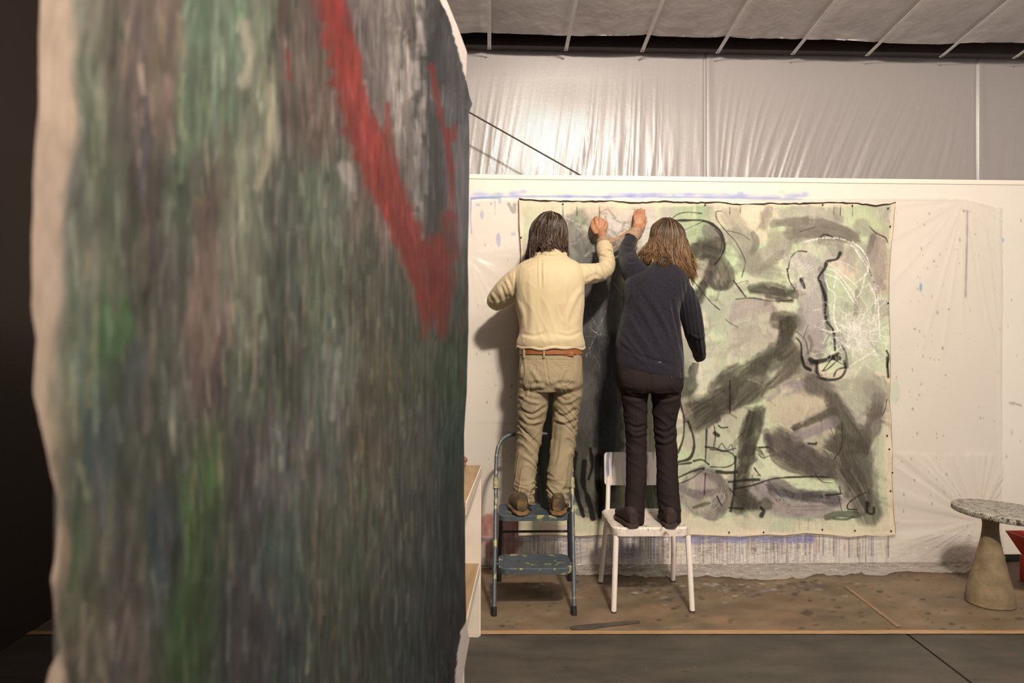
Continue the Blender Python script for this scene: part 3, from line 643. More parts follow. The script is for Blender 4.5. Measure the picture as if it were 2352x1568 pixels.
for p, w in [(z3((20, 262), (70, 228), (150, 215), (270, 225)), 7), (z3((30, 285), (150, 284), (270, 285), (370, 325), (440, 400), (462, 500), (440, 580), (380, 660)), 15), (z3((380, 350), (440, 440), (430, 560)), 7),
             (z3((440, 205), (392, 212), (400, 280), (470, 370), (560, 470), (625, 590), (640, 660), (610, 770)), 6), (z3((540, 800), (645, 940)), 10), (z3((180, 780), (260, 880), (340, 980), (420, 1050)), 7),
             (z3((1010, 700), (1030, 610), (1090, 550), (1170, 552)), 9), (z3((1000, 700), (1020, 800), (1070, 880)), 9), (z3((1455, 565), (1425, 615), (1345, 640), (1322, 700), (1270, 770), (1290, 830), (1330, 960), (1325, 1080)), 20),
             (z3((1710, 340), (1760, 390), (1840, 430), (1860, 470)), 8), (z3((1330, 1110), (1345, 1160), (1395, 1230), (1412, 1400)), 17), (z3((1080, 1290), (1120, 1350), (1130, 1500), (1200, 1565)), 14),
             (z3((1470, 1350), (1505, 1430), (1510, 1540)), 20), (z3((1210, 1505), (1330, 1480), (1440, 1430)), 34), (z3((1390, 1460), (1310, 1568)), 9), (z3((1390, 1470), (1480, 1520)), 8), (z3((1110, 380), (1250, 340)), 5),
             (z3((1700, 700), (1760, 860), (1770, 960)), 7), (z3((480, 370), (600, 400), (680, 450)), 4), (z3((1140, 1290), (1180, 1180)), 5), (z3((120, 370), (200, 330), (290, 290)), 6), (z3((560, 960), (700, 950), (860, 975), (1050, 970)), 7),
             (z3((1280, 430), (1330, 405), (1440, 450)), 8), (z3((1120, 790), (1150, 860)), 22), (z3((580, 1200), (520, 1170), (470, 1130)), 5), (z3((650, 830), (660, 800), (560, 830)), 4), (z3((1850, 1400), (1870, 1450), (1860, 1540)), 12)]: line(p, w)
# lower right
for p, w, c, a in [
    (z4((260, 60), (300, 200), (260, 280)), 150, (206, 206, 176), .8), (z4((450, 20), (460, 200)), 120, (186, 200, 160), .7), (z4((900, 60), (820, 200)), 80, (198, 206, 168), .8), (z4((230, 40), (240, 160)), 60, (226, 214, 196), .7),
    (z4((1600, 60), (1620, 300)), 260, (188, 196, 166), .6), (z4((780, 900), (900, 980), (1080, 1060)), 170, (206, 214, 176), .85), (z4((1180, 1090), (1300, 1110), (1430, 1130)), 120, (206, 220, 178), .85),
    (z4((420, 640), (480, 760)), 150, (200, 210, 172), .75), (z4((420, 880), (480, 930)), 130, (208, 208, 172), .7), (z4((900, 420), (1100, 440), (1300, 400)), 200, (200, 186, 158), .85), (z4((1000, 520), (1250, 620), (1350, 640)), 120, (190, 176, 152), .75),
    (z4((150, 700), (220, 640)), 150, (176, 182, 148), .7), (z4((1650, 240), (1740, 330)), 200, (164, 160, 142), .75), (z4((1780, 600), (1780, 900), (1790, 1200)), 120, (190, 202, 166), .8), (z4((900, 640), (930, 760)), 120, (170, 160, 136), .7),
    (z4((30, 1440), (500, 1455), (1000, 1460), (1500, 1460), (1880, 1440)), 130, (228, 210, 184), .9), (z4((1870, 500), (1880, 1000), (1900, 1400)), 70, (226, 208, 178), .8), (z4((620, 1380), (850, 1400), (1000, 1420)), 150, (186, 194, 164), .85),
    (z4((900, 1480), (960, 1440)), 90, (182, 192, 164), .8), (z4((150, 1410), (350, 1440)), 80, (204, 202, 170), .7), (z4((1400, 1410), (1650, 1430)), 70, (200, 206, 172), .7), (z4((1250, 1240), (1450, 1250), (1560, 1250)), 90, (196, 186, 164), .8),
    (z4((880, 20), (700, 90), (520, 190)), 180, (92, 88, 76), .9), (z4((470, 260), (380, 400), (220, 560)), 210, (88, 84, 74), .9), (z4((540, 240), (700, 300), (760, 200)), 170, (104, 98, 86), .85), (z4((150, 340), (120, 420)), 120, (120, 114, 98), .7),
    (z4((760, 470), (680, 640), (660, 860), (620, 1060), (590, 1280)), 130, (84, 80, 70), .93), (z4((1010, 130), (1150, 120), (1230, 250)), 180, (122, 114, 104), .8), (z4((840, 360), (980, 250), (1210, 230)), 60, (152, 140, 144), .7),
    (z4((1240, 220), (1370, 330), (1480, 520), (1620, 680)), 150, (104, 98, 88), .9), (z4((1780, 360), (1760, 560), (1700, 700)), 110, (114, 106, 96), .85), (z4((1700, 260), (1780, 330)), 120, (150, 144, 132), .7),
    (z4((820, 640), (860, 800), (960, 920), (1160, 990)), 70, (100, 92, 84), .8), (z4((960, 730), (1100, 820), (1260, 920), (1340, 950)), 210, (106, 98, 92), .9), (z4((1070, 600), (1230, 540), (1400, 460)), 66, (96, 90, 80), .9),
    (z4((1080, 680), (1250, 620), (1400, 550)), 84, (146, 136, 142), .85), (z4((1400, 740), (1380, 880), (1420, 960)), 140, (120, 112, 102), .85), (z4((1450, 780), (1600, 860), (1600, 1000)), 240, (102, 96, 86), .88),
    (z4((1560, 1000), (1640, 1180), (1700, 1330)), 190, (98, 94, 84), .9), (z4((1440, 1020), (1530, 1180), (1640, 1320)), 60, (140, 130, 128), .7), (z4((1640, 880), (1720, 1000), (1750, 1180)), 90, (124, 124, 110), .7),
    (z4((700, 1090), (820, 1240), (1020, 1330), (1260, 1340), (1440, 1230)), 110, (152, 140, 144), .85), (z4((900, 1090), (1100, 1180), (1400, 1210)), 110, (92, 86, 92), .85), (z4((860, 1250), (1100, 1290), (1300, 1280)), 70, (170, 150, 146), .7),
    (z4((610, 1200), (720, 1270), (820, 1260)), 110, (88, 84, 76), .85), (z4((1340, 1370), (1450, 1345), (1590, 1350)), 50, (88, 90, 76), .9), (z4((1400, 1385), (1500, 1390), (1570, 1370)), 26, (56, 56, 46), .9),
    (z4((240, 980), (380, 1020), (480, 1130), (500, 1230), (430, 1330), (330, 1370)), 76, (124, 116, 108), .85), (z4((80, 1120), (240, 1180), (420, 1140)), 60, (122, 112, 116), .8), (z4((150, 1080), (260, 1050)), 110, (176, 160, 154), .8),
    (z4((130, 1230), (260, 1300), (340, 1340)), 90, (182, 170, 158), .8), (z4((200, 1290), (330, 1250)), 30, (70, 78, 56), .8), (z4((40, 640), (130, 620)), 60, (150, 150, 126), .7), (z4((1180, 420), (1130, 560)), 30, (212, 208, 170), .6)]: wash(p, w, c, a)
for q in range(6): line(z4((1290 + q * 22, 780 + q * 14), (1340 + q * 20, 800 + q * 10), (1370 + q * 18, 860 + q * 12)), 5, (206, 200, 172), .6)
for q in range(10): line(z4((740 + q * 14, 1080 - q * 6), (860 + q * 14, 1230 - q * 6), (1040, 1330 - q * 9), (1300, 1345 - q * 12)), 4, random.choice([(190, 178, 178), (112, 102, 110)]), .5)
for q in range(9): line(z4((180 + q * 13, 960 + q * 5), (360 + q * 9, 1010 + q * 10), (500 - q * 12, 1180), (430 - q * 16, 1330 - q * 8)), 4, random.choice([(180, 170, 160), (92, 86, 84)]), .5)
for q in range(12): line(z4((1420 + q * 12, 960), (1560 + q * 9, 1150), (1660 + q * 5, 1330)), 4, random.choice([(176, 170, 150), (70, 66, 60)]), .5)
for p, w in [(z4((80, 380), (115, 520), (110, 690), (65, 820)), 15), (z4((150, 550), (195, 680), (200, 790), (160, 870), (60, 900)), 17), (z4((310, 620), (306, 760), (300, 890)), 12), (z4((375, 590), (385, 680), (372, 770)), 9), (z4((300, 770), (380, 780), (460, 805), (560, 780)), 12), (z4((400, 800), (440, 740), (480, 790), (520, 750), (540, 800)), 7),
             (z4((340, 790), (520, 820), (548, 900), (480, 942), (340, 940)), 8), (z4((400, 980), (480, 990), (570, 985)), 20), (z4((500, 1070), (640, 1055), (760, 1050)), 18), (z4((540, 1130), (700, 1100), (900, 1040), (1200, 1025), (1360, 1030)), 12),
             (z4((560, 850), (545, 1150), (515, 1320)), 18), (z4((500, 1290), (620, 1300)), 12), (z4((750, 830), (790, 862), (850, 845)), 6), (z4((760, 775), (840, 770)), 12), (z4((70, 1030), (170, 985), (290, 950)), 14), (z4((70, 1085), (180, 1040), (290, 960)), 9), (z4((200, 890), (270, 880), (330, 920)), 14), (z4((60, 920), (180, 905)), 12),
             (z4((1450, 1110), (1450, 1170), (1350, 1190)), 7), (z4((1600, 1308), (1522, 1300), (1530, 1250), (1610, 1190), (1680, 1160)), 9), (z4((775, 1290), (800, 1320), (780, 1360)), 24), (z4((1255, 50), (1262, 150), (1330, 192), (1450, 180), (1500, 110), (1490, 40)), 20), (z4((1400, 165), (1430, 110), (1500, 85)), 14), (z4((1440, 20), (1350, 100), (1300, 120)), 8),
             (z4((1200, 20), (1250, 45)), 34), (z4((1370, 0), (1440, 10)), 30), (z4((1130, 0), (1150, 80), (1200, 110)), 20), (z4((1470, 560), (1470, 760), (1400, 880)), 7), (z4((1180, 740), (1240, 745), (1250, 735)), 12), (z4((720, 950), (770, 1020)), 10), (z4((1855, 360), (1840, 440), (1815, 500)), 7), (z4((1240, 1000), (1300, 1065), (1390, 1080)), 7),
             (z4((400, 1190), (420, 1240), (440, 1270)), 9), (z4((410, 585), (440, 605), (490, 600)), 9), (z4((1855, 0), (1862, 90), (1865, 170)), 18), (z4((300, 1000), (290, 1180)), 9), (z4((510, 1130), (560, 1190)), 12), (z4((1370, 600), (1420, 720)), 6), (z4((1440, 1190), (1470, 1320)), 6), (z4((380, 650), (410, 670)), 26),
             (z4((1690, 1250), (1690, 1330), (1740, 1340), (1745, 1290)), 22), (z4((510, 200), (510, 480)), 10), (z4((1330, 1180), (1470, 1170)), 10), (z4((580, 690), (650, 620)), 6)]: line(p, w, (56, 54, 48), .82)
for k in range(40): 
    x, y = random.choice([(1320, 1215), (1000, 1290), (900, 1220), (720, 1000)]); PR.blob(1540 + (x + random.gauss(0, 50)) * K, 820 + (y + random.gauss(0, 26)) * K, .9 + random.random(), .9, (40, 36, 40), .8, .4)
# white chalk
for p, w, a in [(z3((1140, 470), (1290, 437), (1450, 440), (1560, 480)), 10, .8), (z3((1560, 465), (1650, 545), (1700, 650), (1680, 740), (1590, 820)), 9, .8), (z3((1540, 480), (1630, 600), (1740, 800), (1780, 1000), (1795, 1300)), 7, .8), (z3((1570, 500), (1680, 640), (1690, 720)), 7, .7),
                (z3((1340, 640), (1450, 720), (1600, 850)), 7, .8), (z3((1330, 690), (1420, 730), (1400, 860)), 8, .8), (z3((1330, 740), (1440, 790), (1520, 900), (1580, 1000)), 7, .8), (z3((1430, 730), (1560, 900), (1580, 970), (1640, 880), (1670, 740)), 7, .7), (z3((1335, 780), (1350, 860), (1410, 920), (1400, 1100), (1440, 1250)), 8, .8),
                (z3((1360, 640), (1470, 640), (1620, 720)), 5, .6), (z3((1700, 820), (1760, 960), (1740, 1150)), 8, .7), (z3((1400, 1000), (1420, 1200), (1600, 1300), (1780, 1320)), 7, .7), (z3((1280, 1210), (1400, 1240), (1500, 1200)), 7, .7), (z3((1310, 1340), (1350, 1260), (1420, 1230)), 7, .7), (z3((1540, 1530), (1640, 1470), (1780, 1380)), 8, .7),
                (z3((1590, 1090), (1570, 1200), (1640, 1400), (1780, 1440)), 7, .6), (z3((1500, 1150), (1700, 1350), (1790, 1480)), 7, .6)]: line(p, w * 1.25, (244, 240, 234), a, dry=.05)
for k in range(120):
    c = np.array([random.gauss(1600, 105), random.gauss(1230, 130)]); a0 = random.random() * 6.28; pts = [c]
    for _ in range(5): a0 += random.gauss(0, .7); c = c + np.array([math.cos(a0), math.sin(a0)]) * random.uniform(25, 60); pts.append(c)
    line(z3(*[tuple(q) for q in pts]), 7, (236, 232, 226), .55, dry=.2)
PR.blob(1540 + 1640 * K, 430 + 1280 * K, 52, 56, (212, 210, 202), .6, .9); PR.blob(1540 + 1430 * K, 430 + 1010 * K, 20, 60, (205, 202, 190), .4, .9)
for k in range(50):
    c = np.array([random.gauss(1130, 60), random.gauss(720, 80)]); a0 = random.random() * 6.28; pts = [c]
    for _ in range(5): a0 += random.gauss(0, .7); c = c + np.array([math.cos(a0), math.sin(a0)]) * random.uniform(30, 70); pts.append(c)
    line(z3(*[tuple(q) for q in pts]), 6, (216, 210, 204), .5, dry=.3)
# left half of the drawing: pale haze by the hands, charcoal darkness behind and between the figures
wl = PR.stroke
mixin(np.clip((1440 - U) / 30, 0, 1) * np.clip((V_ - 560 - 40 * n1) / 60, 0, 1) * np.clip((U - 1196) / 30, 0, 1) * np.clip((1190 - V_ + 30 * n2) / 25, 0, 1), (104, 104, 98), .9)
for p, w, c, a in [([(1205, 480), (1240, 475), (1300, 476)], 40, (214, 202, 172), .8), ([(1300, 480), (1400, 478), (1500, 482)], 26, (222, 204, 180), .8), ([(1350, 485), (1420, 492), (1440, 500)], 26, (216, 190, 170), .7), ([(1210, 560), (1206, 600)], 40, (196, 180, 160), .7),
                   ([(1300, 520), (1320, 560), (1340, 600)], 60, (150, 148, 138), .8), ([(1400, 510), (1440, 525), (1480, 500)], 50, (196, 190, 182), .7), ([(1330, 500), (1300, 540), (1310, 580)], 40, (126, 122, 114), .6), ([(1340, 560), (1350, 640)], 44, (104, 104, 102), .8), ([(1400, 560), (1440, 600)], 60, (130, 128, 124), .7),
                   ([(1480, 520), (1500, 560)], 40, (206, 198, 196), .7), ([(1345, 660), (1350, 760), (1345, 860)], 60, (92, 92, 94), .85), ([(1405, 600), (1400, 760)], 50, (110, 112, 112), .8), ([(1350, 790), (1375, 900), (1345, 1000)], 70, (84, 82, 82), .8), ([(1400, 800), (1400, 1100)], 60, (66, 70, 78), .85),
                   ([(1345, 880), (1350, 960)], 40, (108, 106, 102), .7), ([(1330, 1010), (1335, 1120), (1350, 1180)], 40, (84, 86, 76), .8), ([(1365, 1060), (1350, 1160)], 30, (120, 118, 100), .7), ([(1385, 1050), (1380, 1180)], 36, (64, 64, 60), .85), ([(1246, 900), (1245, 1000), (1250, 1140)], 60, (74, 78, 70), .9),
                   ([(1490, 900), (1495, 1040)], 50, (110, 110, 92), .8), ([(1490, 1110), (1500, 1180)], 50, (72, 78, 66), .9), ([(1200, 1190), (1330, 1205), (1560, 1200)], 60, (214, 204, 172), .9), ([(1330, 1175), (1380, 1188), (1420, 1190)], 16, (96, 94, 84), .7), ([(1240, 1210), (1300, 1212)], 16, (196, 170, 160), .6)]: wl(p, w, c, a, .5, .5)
for p, w in [([(1322, 1040), (1318, 1090), (1326, 1140), (1340, 1185)], 9), ([(1342, 1060), (1340, 1110), (1352, 1150), (1362, 1190)], 11), ([(1374, 1050), (1372, 1100), (1380, 1140), (1378, 1185)], 14), ([(1356, 1030), (1360, 1070), (1352, 1100)], 8), ([(1480, 1090), (1510, 1085)], 4)]: wl(p, w, (40, 38, 40), .85, .5, .2)
for p in ([(1405, 610), (1395, 700), (1372, 760), (1345, 820)], [(1350, 750), (1380, 770), (1360, 730)], [(1300, 500), (1350, 520), (1420, 500), (1460, 480)], [(1345, 560), (1390, 520), (1450, 560)], [(1480, 500), (1465, 530), (1490, 560)], [(1410, 650), (1440, 700), (1420, 760)], [(1280, 500), (1310, 505), (1340, 540)]): wl(p, 2.4, (214, 212, 208), .7, .5, .3, dry=.5)
for k in range(90):
    x, y = random.gauss(1395, 55), random.gauss(535, 34); a0 = random.random() * 6.28; l = random.uniform(8, 26)
    wl([(x, y), (x + l * math.cos(a0), y + l * math.sin(a0))], random.uniform(2, 7), random.choice([(214, 208, 204), (206, 202, 196), (112, 110, 106), (90, 90, 88)]), .35, .8, .3)
for k in range(40):
    x, y = random.gauss(1375, 25), random.gauss(740, 60); a0 = random.gauss(1.8, .6); l = random.uniform(14, 46)
    wl([(x, y), (x + l * math.cos(a0), y + l * math.sin(a0))], random.uniform(1.5, 4), random.choice([(176, 174, 172), (150, 150, 150)]), .35, .8, .3, dry=.5)
# runs at the top, bare margin all round
for x in (1293, 1325, 1377, 1676, 1700, 1915, 1930, 1958): wl([(x, 470), (x, 488 + random.random() * 12)], 1.8, (60, 58, 46), .8, .4, 0)
for q, (a, b4) in enumerate([((1835, 1185), (1836, 1216)), ((1857, 1188), (1856, 1216)), ((1886, 1186), (1888, 1218))]): wl([a, b4], 1.6, (176, 110, 110), .6, .4, 0)
edge = np.minimum(np.minimum(U - 1195, 2051 - U), np.minimum(V_ - 467, 1227 - V_)) + 5 * fbm(U / 20, V_ / 20, 0, 71, 3)
mixin((9 - edge) / 5, (224, 208, 178), .85)
PR.C += 5 * fbm(U / 2.2, V_ / 2.2, 0, 72, 2)[..., None] + 5 * vn(U / 1.7, V_ / 14, 0, 73)[..., None]
_g = PR.C.mean(-1, keepdims=True); PR.C = _g + (PR.C - _g) * 0.66; PR.C = (PR.C - 128) * 1.2 + 113
top = np.array([(1192, 457), (1240, 461), (1330, 463), (1400, 462), (1470, 466), (1525, 463), (1600, 466), (1640, 464), (1700, 471), (1760, 468), (1830, 468), (1900, 466), (1960, 467), (2010, 473), (2045, 468), (2056, 465)])
bot = np.array([(1190, 1229), (1260, 1226), (1330, 1230), (1400, 1226), (1500, 1228), (1590, 1226), (1650, 1229), (1700, 1231), (1760, 1226), (1800, 1228), (1850, 1223), (1900, 1226), (1950, 1232), (1990, 1228), (2030, 1231), (2058, 1226)])
lef = np.array([(457, 1192), (520, 1193), (580, 1197), (640, 1194), (800, 1191), (1000, 1193), (1230, 1190)])
rig = np.array([(465, 2056), (520, 2052), (560, 2047), (620, 2043), (700, 2042), (780, 2045), (860, 2046), (910, 2043), (960, 2047), (1040, 2050), (1100, 2049), (1180, 2053), (1228, 2058)])
NS, NTT = 640, 570
S, T2 = np.meshgrid(np.linspace(0, 1, NS), np.linspace(0, 1, NTT))
vv = 460 + 768 * T2; ul = np.interp(vv, lef[:, 0], lef[:, 1]); ur = np.interp(vv, rig[:, 0], rig[:, 1]); uu = ul + (ur - ul) * S
vt = np.interp(uu, top[:, 0], top[:, 1]) + 1.0 * vn(uu / 9, 0, 0, 76); vb = np.interp(uu, bot[:, 0], bot[:, 1]); vv = vt + (vb - vt) * T2
Q = P(uu, vv, YW - 0.022)
ed = np.exp(-np.minimum(T2, 1 - T2) * 26)
Q[..., 1] += -0.006 * ed * (vn(uu / 26, T2 * 3, 0, 74) + .4) - 0.003 * fbm(uu / 90, vv / 90, 0, 75, 3) - 0.006 * np.exp(-np.minimum(S, 1 - S) * 60) * vn(vv / 28, 0, 0, 77)
drawing = tag(empty('painting', P(1624, 846, YW - .02), 'large unstretched canvas pinned to the white wall with grey and pale green figures', 'painting'), None, None)
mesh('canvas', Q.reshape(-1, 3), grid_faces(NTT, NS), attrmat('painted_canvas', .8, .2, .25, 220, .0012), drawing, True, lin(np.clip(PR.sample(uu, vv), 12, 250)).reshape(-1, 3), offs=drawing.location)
dark_edge = simple('dark_brown_edge', (62, 52, 42), .9, (40, 34, 28), 40)  # dark brown for the thin tube along the canvas top edge
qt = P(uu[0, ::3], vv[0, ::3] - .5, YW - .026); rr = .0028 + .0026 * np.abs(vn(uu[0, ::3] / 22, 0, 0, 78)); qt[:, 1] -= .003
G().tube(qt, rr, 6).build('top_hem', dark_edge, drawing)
qt = P(uu[-1, ::3], vv[-1, ::3] + .5, YW - .028); G().tube(qt, .0018 + .0012 * np.abs(vn(uu[-1, ::3] / 15, 0, 0, 79)), 6).build('bottom_hem', simple('raw_canvas_edge', (206, 186, 156), .9), drawing)
for cc, q0 in ((ul, 0), (ur, -1)):
    qt = P(uu[::3, q0], vv[::3, q0], YW - .027); G().tube(qt, .0016 + .0010 * np.abs(vn(vv[::3, q0] / 15, 0, 0, 80)), 6).build('side_hem', simple('raw_side_edge', (176, 156, 124), .9), drawing)
tack_m = simple('dark_tack', (46, 40, 38), .4, metal=.5)
for (x, y) in [(1203, 1219), (1293, 1220), (1675, 1222), (1754, 1222), (1889, 1216), (1964, 1218), (2047, 1219), (2043, 1031), (2046, 1127), (2050, 1085), (2038, 1000), (2040, 478), (2045, 520), (1197, 545), (1293, 468), (1620, 470), (1890, 470), (1958, 472), (2040, 696)]:
    c = P(x, y, YW - .031); G().ell(c, .0055, .004, .0055, 8).tube([c, c + (0, .012, 0)], .0015, 5).build('tack', tack_m, drawing)

# ------------------------------------------------------------------ the big canvas in the foreground, seen almost edge-on
pr0 = P(1075, 784, 2.50)[:2]; pl0 = P(95, 784, 0.86)[:2]; dirp = (pr0 - pl0) / np.linalg.norm(pr0 - pl0); nrm = np.array([dirp[1], -dirp[0]])
def hit(u, v, off=0.0):              # where the sight line meets the canvas plane
    d = ray(u, v); q = pl0 + nrm * off
    t = (q @ nrm) / (d[..., 0] * nrm[0] + d[..., 1] * nrm[1]); return CO + d * t[..., None]
ctl = np.array([(120, 50, 150, 138, 122), (200, 50, 112, 116, 92), (300, 50, 100, 84, 74), (380, 50, 108, 90, 72), (450, 50, 88, 118, 88), (540, 50, 96, 122, 94), (600, 60, 108, 120, 96), (660, 50, 74, 62, 54), (720, 50, 82, 64, 58), (840, 50, 84, 72, 70), (890, 40, 124, 112, 106), (950, 60, 78, 70, 66), (1000, 80, 50, 50, 52), (1040, 120, 66, 66, 72),
    (120, 250, 152, 138, 122), (200, 250, 100, 112, 84), (300, 250, 84, 74, 66), (370, 220, 112, 92, 80), (450, 250, 84, 110, 80), (550, 250, 92, 108, 84), (620, 260, 140, 140, 114), (670, 250, 78, 66, 60), (720, 250, 96, 76, 66), (850, 250, 104, 90, 86), (920, 200, 128, 120, 114), (980, 200, 72, 70, 74), (1050, 250, 72, 72, 80),
    (110, 450, 160, 146, 130), (170, 450, 108, 116, 100), (250, 450, 86, 96, 76), (330, 450, 68, 58, 52), (400, 450, 76, 88, 74), (480, 450, 92, 80, 68), (560, 450, 118, 122, 102), (640, 450, 70, 76, 68), (740, 450, 84, 98, 82), (860, 450, 104, 84, 76), (950, 450, 86, 80, 82), (990, 480, 46, 48, 52), (1050, 450, 88, 86, 94),
    (100, 650, 164, 148, 132), (180, 650, 106, 118, 96), (260, 650, 92, 104, 80), (330, 650, 64, 62, 54), (400, 650, 74, 80, 70), (460, 640, 110, 86, 78), (560, 650, 112, 116, 96), (640, 650, 64, 70, 60), (730, 650, 90, 102, 80), (860, 650, 78, 82, 66), (920, 700, 66, 74, 60), (1050, 650, 62, 70, 66),
    (100, 850, 164, 144, 120), (170, 850, 100, 118, 90), (260, 760, 66, 112, 58), (290, 850, 66, 68, 68), (380, 850, 84, 88, 78), (460, 780, 124, 100, 88), (480, 870, 88, 72, 70), (560, 850, 84, 90, 76), (650, 850, 66, 72, 60), (760, 850, 100, 108, 98), (860, 850, 86, 84, 66), (950, 850, 66, 74, 58), (1040, 850, 44, 66, 50),
    (115, 1050, 150, 132, 104), (170, 1050, 90, 96, 76), (220, 1000, 72, 80, 84), (350, 1050, 74, 78, 64), (480, 1080, 70, 96, 54), (560, 1050, 72, 72, 70), (640, 1050, 94, 94, 92), (750, 1050, 82, 90, 82), (850, 1050, 88, 82, 68), (950, 1050, 70, 74, 66), (1040, 1050, 34, 56, 54),
    (130, 1250, 150, 130, 100), (170, 1250, 84, 92, 70), (300, 1250, 80, 82, 70), (370, 1230, 60, 70, 74), (450, 1250, 60, 88, 50), (550, 1250, 62, 64, 66), (650, 1250, 74, 90, 86), (750, 1250, 78, 86, 66), (850, 1250, 68, 76, 66), (950, 1250, 60, 68, 66), (1040, 1250, 30, 46, 52),
    (150, 1450, 110, 110, 84), (180, 1480, 96, 84, 70), (300, 1480, 88, 80, 74), (430, 1450, 56, 84, 44), (550, 1480, 60, 58, 60), (650, 1480, 56, 62, 66), (750, 1480, 62, 72, 60), (850, 1480, 58, 66, 58), (950, 1480, 52, 62, 64), (1040, 1500, 32, 38, 46)], float)
FRR = Raster(60, 1085, -10, 1578, 0.5, (80, 80, 70))
U, V_ = FRR.U, FRR.V
U2 = U + 14 * fbm(U / 24, V_ / 90, 0, 81, 3); V2 = V_ + 60 * fbm(U / 30, V_ / 160, 0, 82, 3)
acc = np.zeros(U.shape + (3,)); wsum = np.zeros(U.shape)
for cu, cv, r_, g_, b_ in ctl:
    w_ = 1 / (((U2 - cu) / 1.0) ** 2 + ((V2 - cv) / 2.2) ** 2 + 60) ** 1.9; acc += w_[..., None] * np.array([r_, g_, b_]); wsum += w_
FRR.C = acc / wsum[..., None]
sw = np.interp(U, [60, 500, 1085], [30, 13, 4.5])
st = fbm(U / sw, V_ / (sw * 9), 0, 83, 4); st2 = fbm(U / (sw * 1.6) + 9, V_ / (sw * 12), 0, 84, 3)
FRR.C += st[..., None] * np.interp(U, [60, 600, 1085], [11, 20, 32])[..., None] + st2[..., None] * np.array([14, -2, 6])
for k in range(900):                                            # individual brush dabs, finer towards the far edge
    x = 140 + random.random() ** .75 * 930; y = random.random() * 1568; s_ = np.interp(x, [100, 1080], [15, 3]); l = s_ * random.uniform(3, 12)
    c0 = FRR.sample(x, y); c = c0 + np.array(random.choice([(34, 40, 30), (44, 32, 14), (-24, -22, -18), (26, 32, 34), (-20, 8, -18), (30, 14, 20), (50, 44, 34), (-18, -6, 8)])) * random.uniform(.5, 1.1)
    if 760 < x < 1050 and y < 760: c = c0 + np.array(random.choice([(30, 28, 28), (-26, -26, -22)]))
    FRR.stroke([(x, y), (x + random.gauss(0, s_ * .7), y + l)], s_ * random.uniform(.6, 1.4), c, .75, .7, .4, n=6)
for k in range(60):                                             # ochre and teal dabs lower right
    x = random.gauss(800, 90); y = random.uniform(700, 1450); FRR.stroke([(x, y), (x + random.gauss(0, 3), y + random.uniform(15, 60))], random.uniform(4, 9), random.choice([(150, 118, 62), (140, 104, 70), (52, 92, 84), (132, 132, 96)]), .6, .7, .4)
for p, w, c in [([(560, 60), (575, 130), (560, 190)], 26, (176, 166, 136)), ([(625, 200), (622, 330), (590, 430)], 18, (160, 154, 118)), ([(575, 250), (560, 330), (545, 450)], 26, (128, 134, 108)), ([(280, 690), (286, 760), (262, 810)], 26, (64, 118, 52)), ([(482, 1060), (492, 1110)], 14, (62, 120, 46)), ([(425, 1110), (430, 1180)], 26, (66, 106, 50)), ([(430, 1330), (440, 1500)], 40, (58, 88, 44)),
                ([(778, 800), (772, 880), (762, 960)], 14, (134, 140, 132)), ([(460, 470), (466, 560), (455, 660), (430, 760)], 30, (124, 98, 84)), ([(450, 455), (476, 470)], 12, (130, 104, 58)), ([(345, 1185), (355, 1260), (370, 1330)], 22, (44, 62, 74)), ([(660, 110), (664, 180)], 10, (140, 44, 36)), ([(790, 385), (812, 430)], 26, (150, 140, 136)), ([(206, 1060), (212, 1100)], 20, (50, 74, 84)), ([(960, 240), (968, 330)], 6, (150, 136, 110)), ([(918, 60), (925, 140)], 14, (170, 158, 140)), ([(894, 0), (892, 60)], 16, (176, 168, 160)), ([(934, 110), (945, 200), (925, 230)], 14, (172, 158, 148)), ([(835, 1120), (838, 1140)], 9, (70, 120, 56)), ([(640, 900), (640, 960)], 10, (76, 106, 60))]: FRR.stroke(p, w, c, .85, .8, .4)
for k in range(150):
    x = random.gauss(915, 45); y = random.uniform(-10, 520); FRR.stroke([(x, y), (x + random.gauss(3, 5), y + random.uniform(30, 110))], random.uniform(4, 13), random.choice([(168, 156, 150), (140, 126, 120), (66, 62, 66), (50, 48, 52), (116, 104, 102), (184, 174, 168)]), .6, .9, .6, n=6)
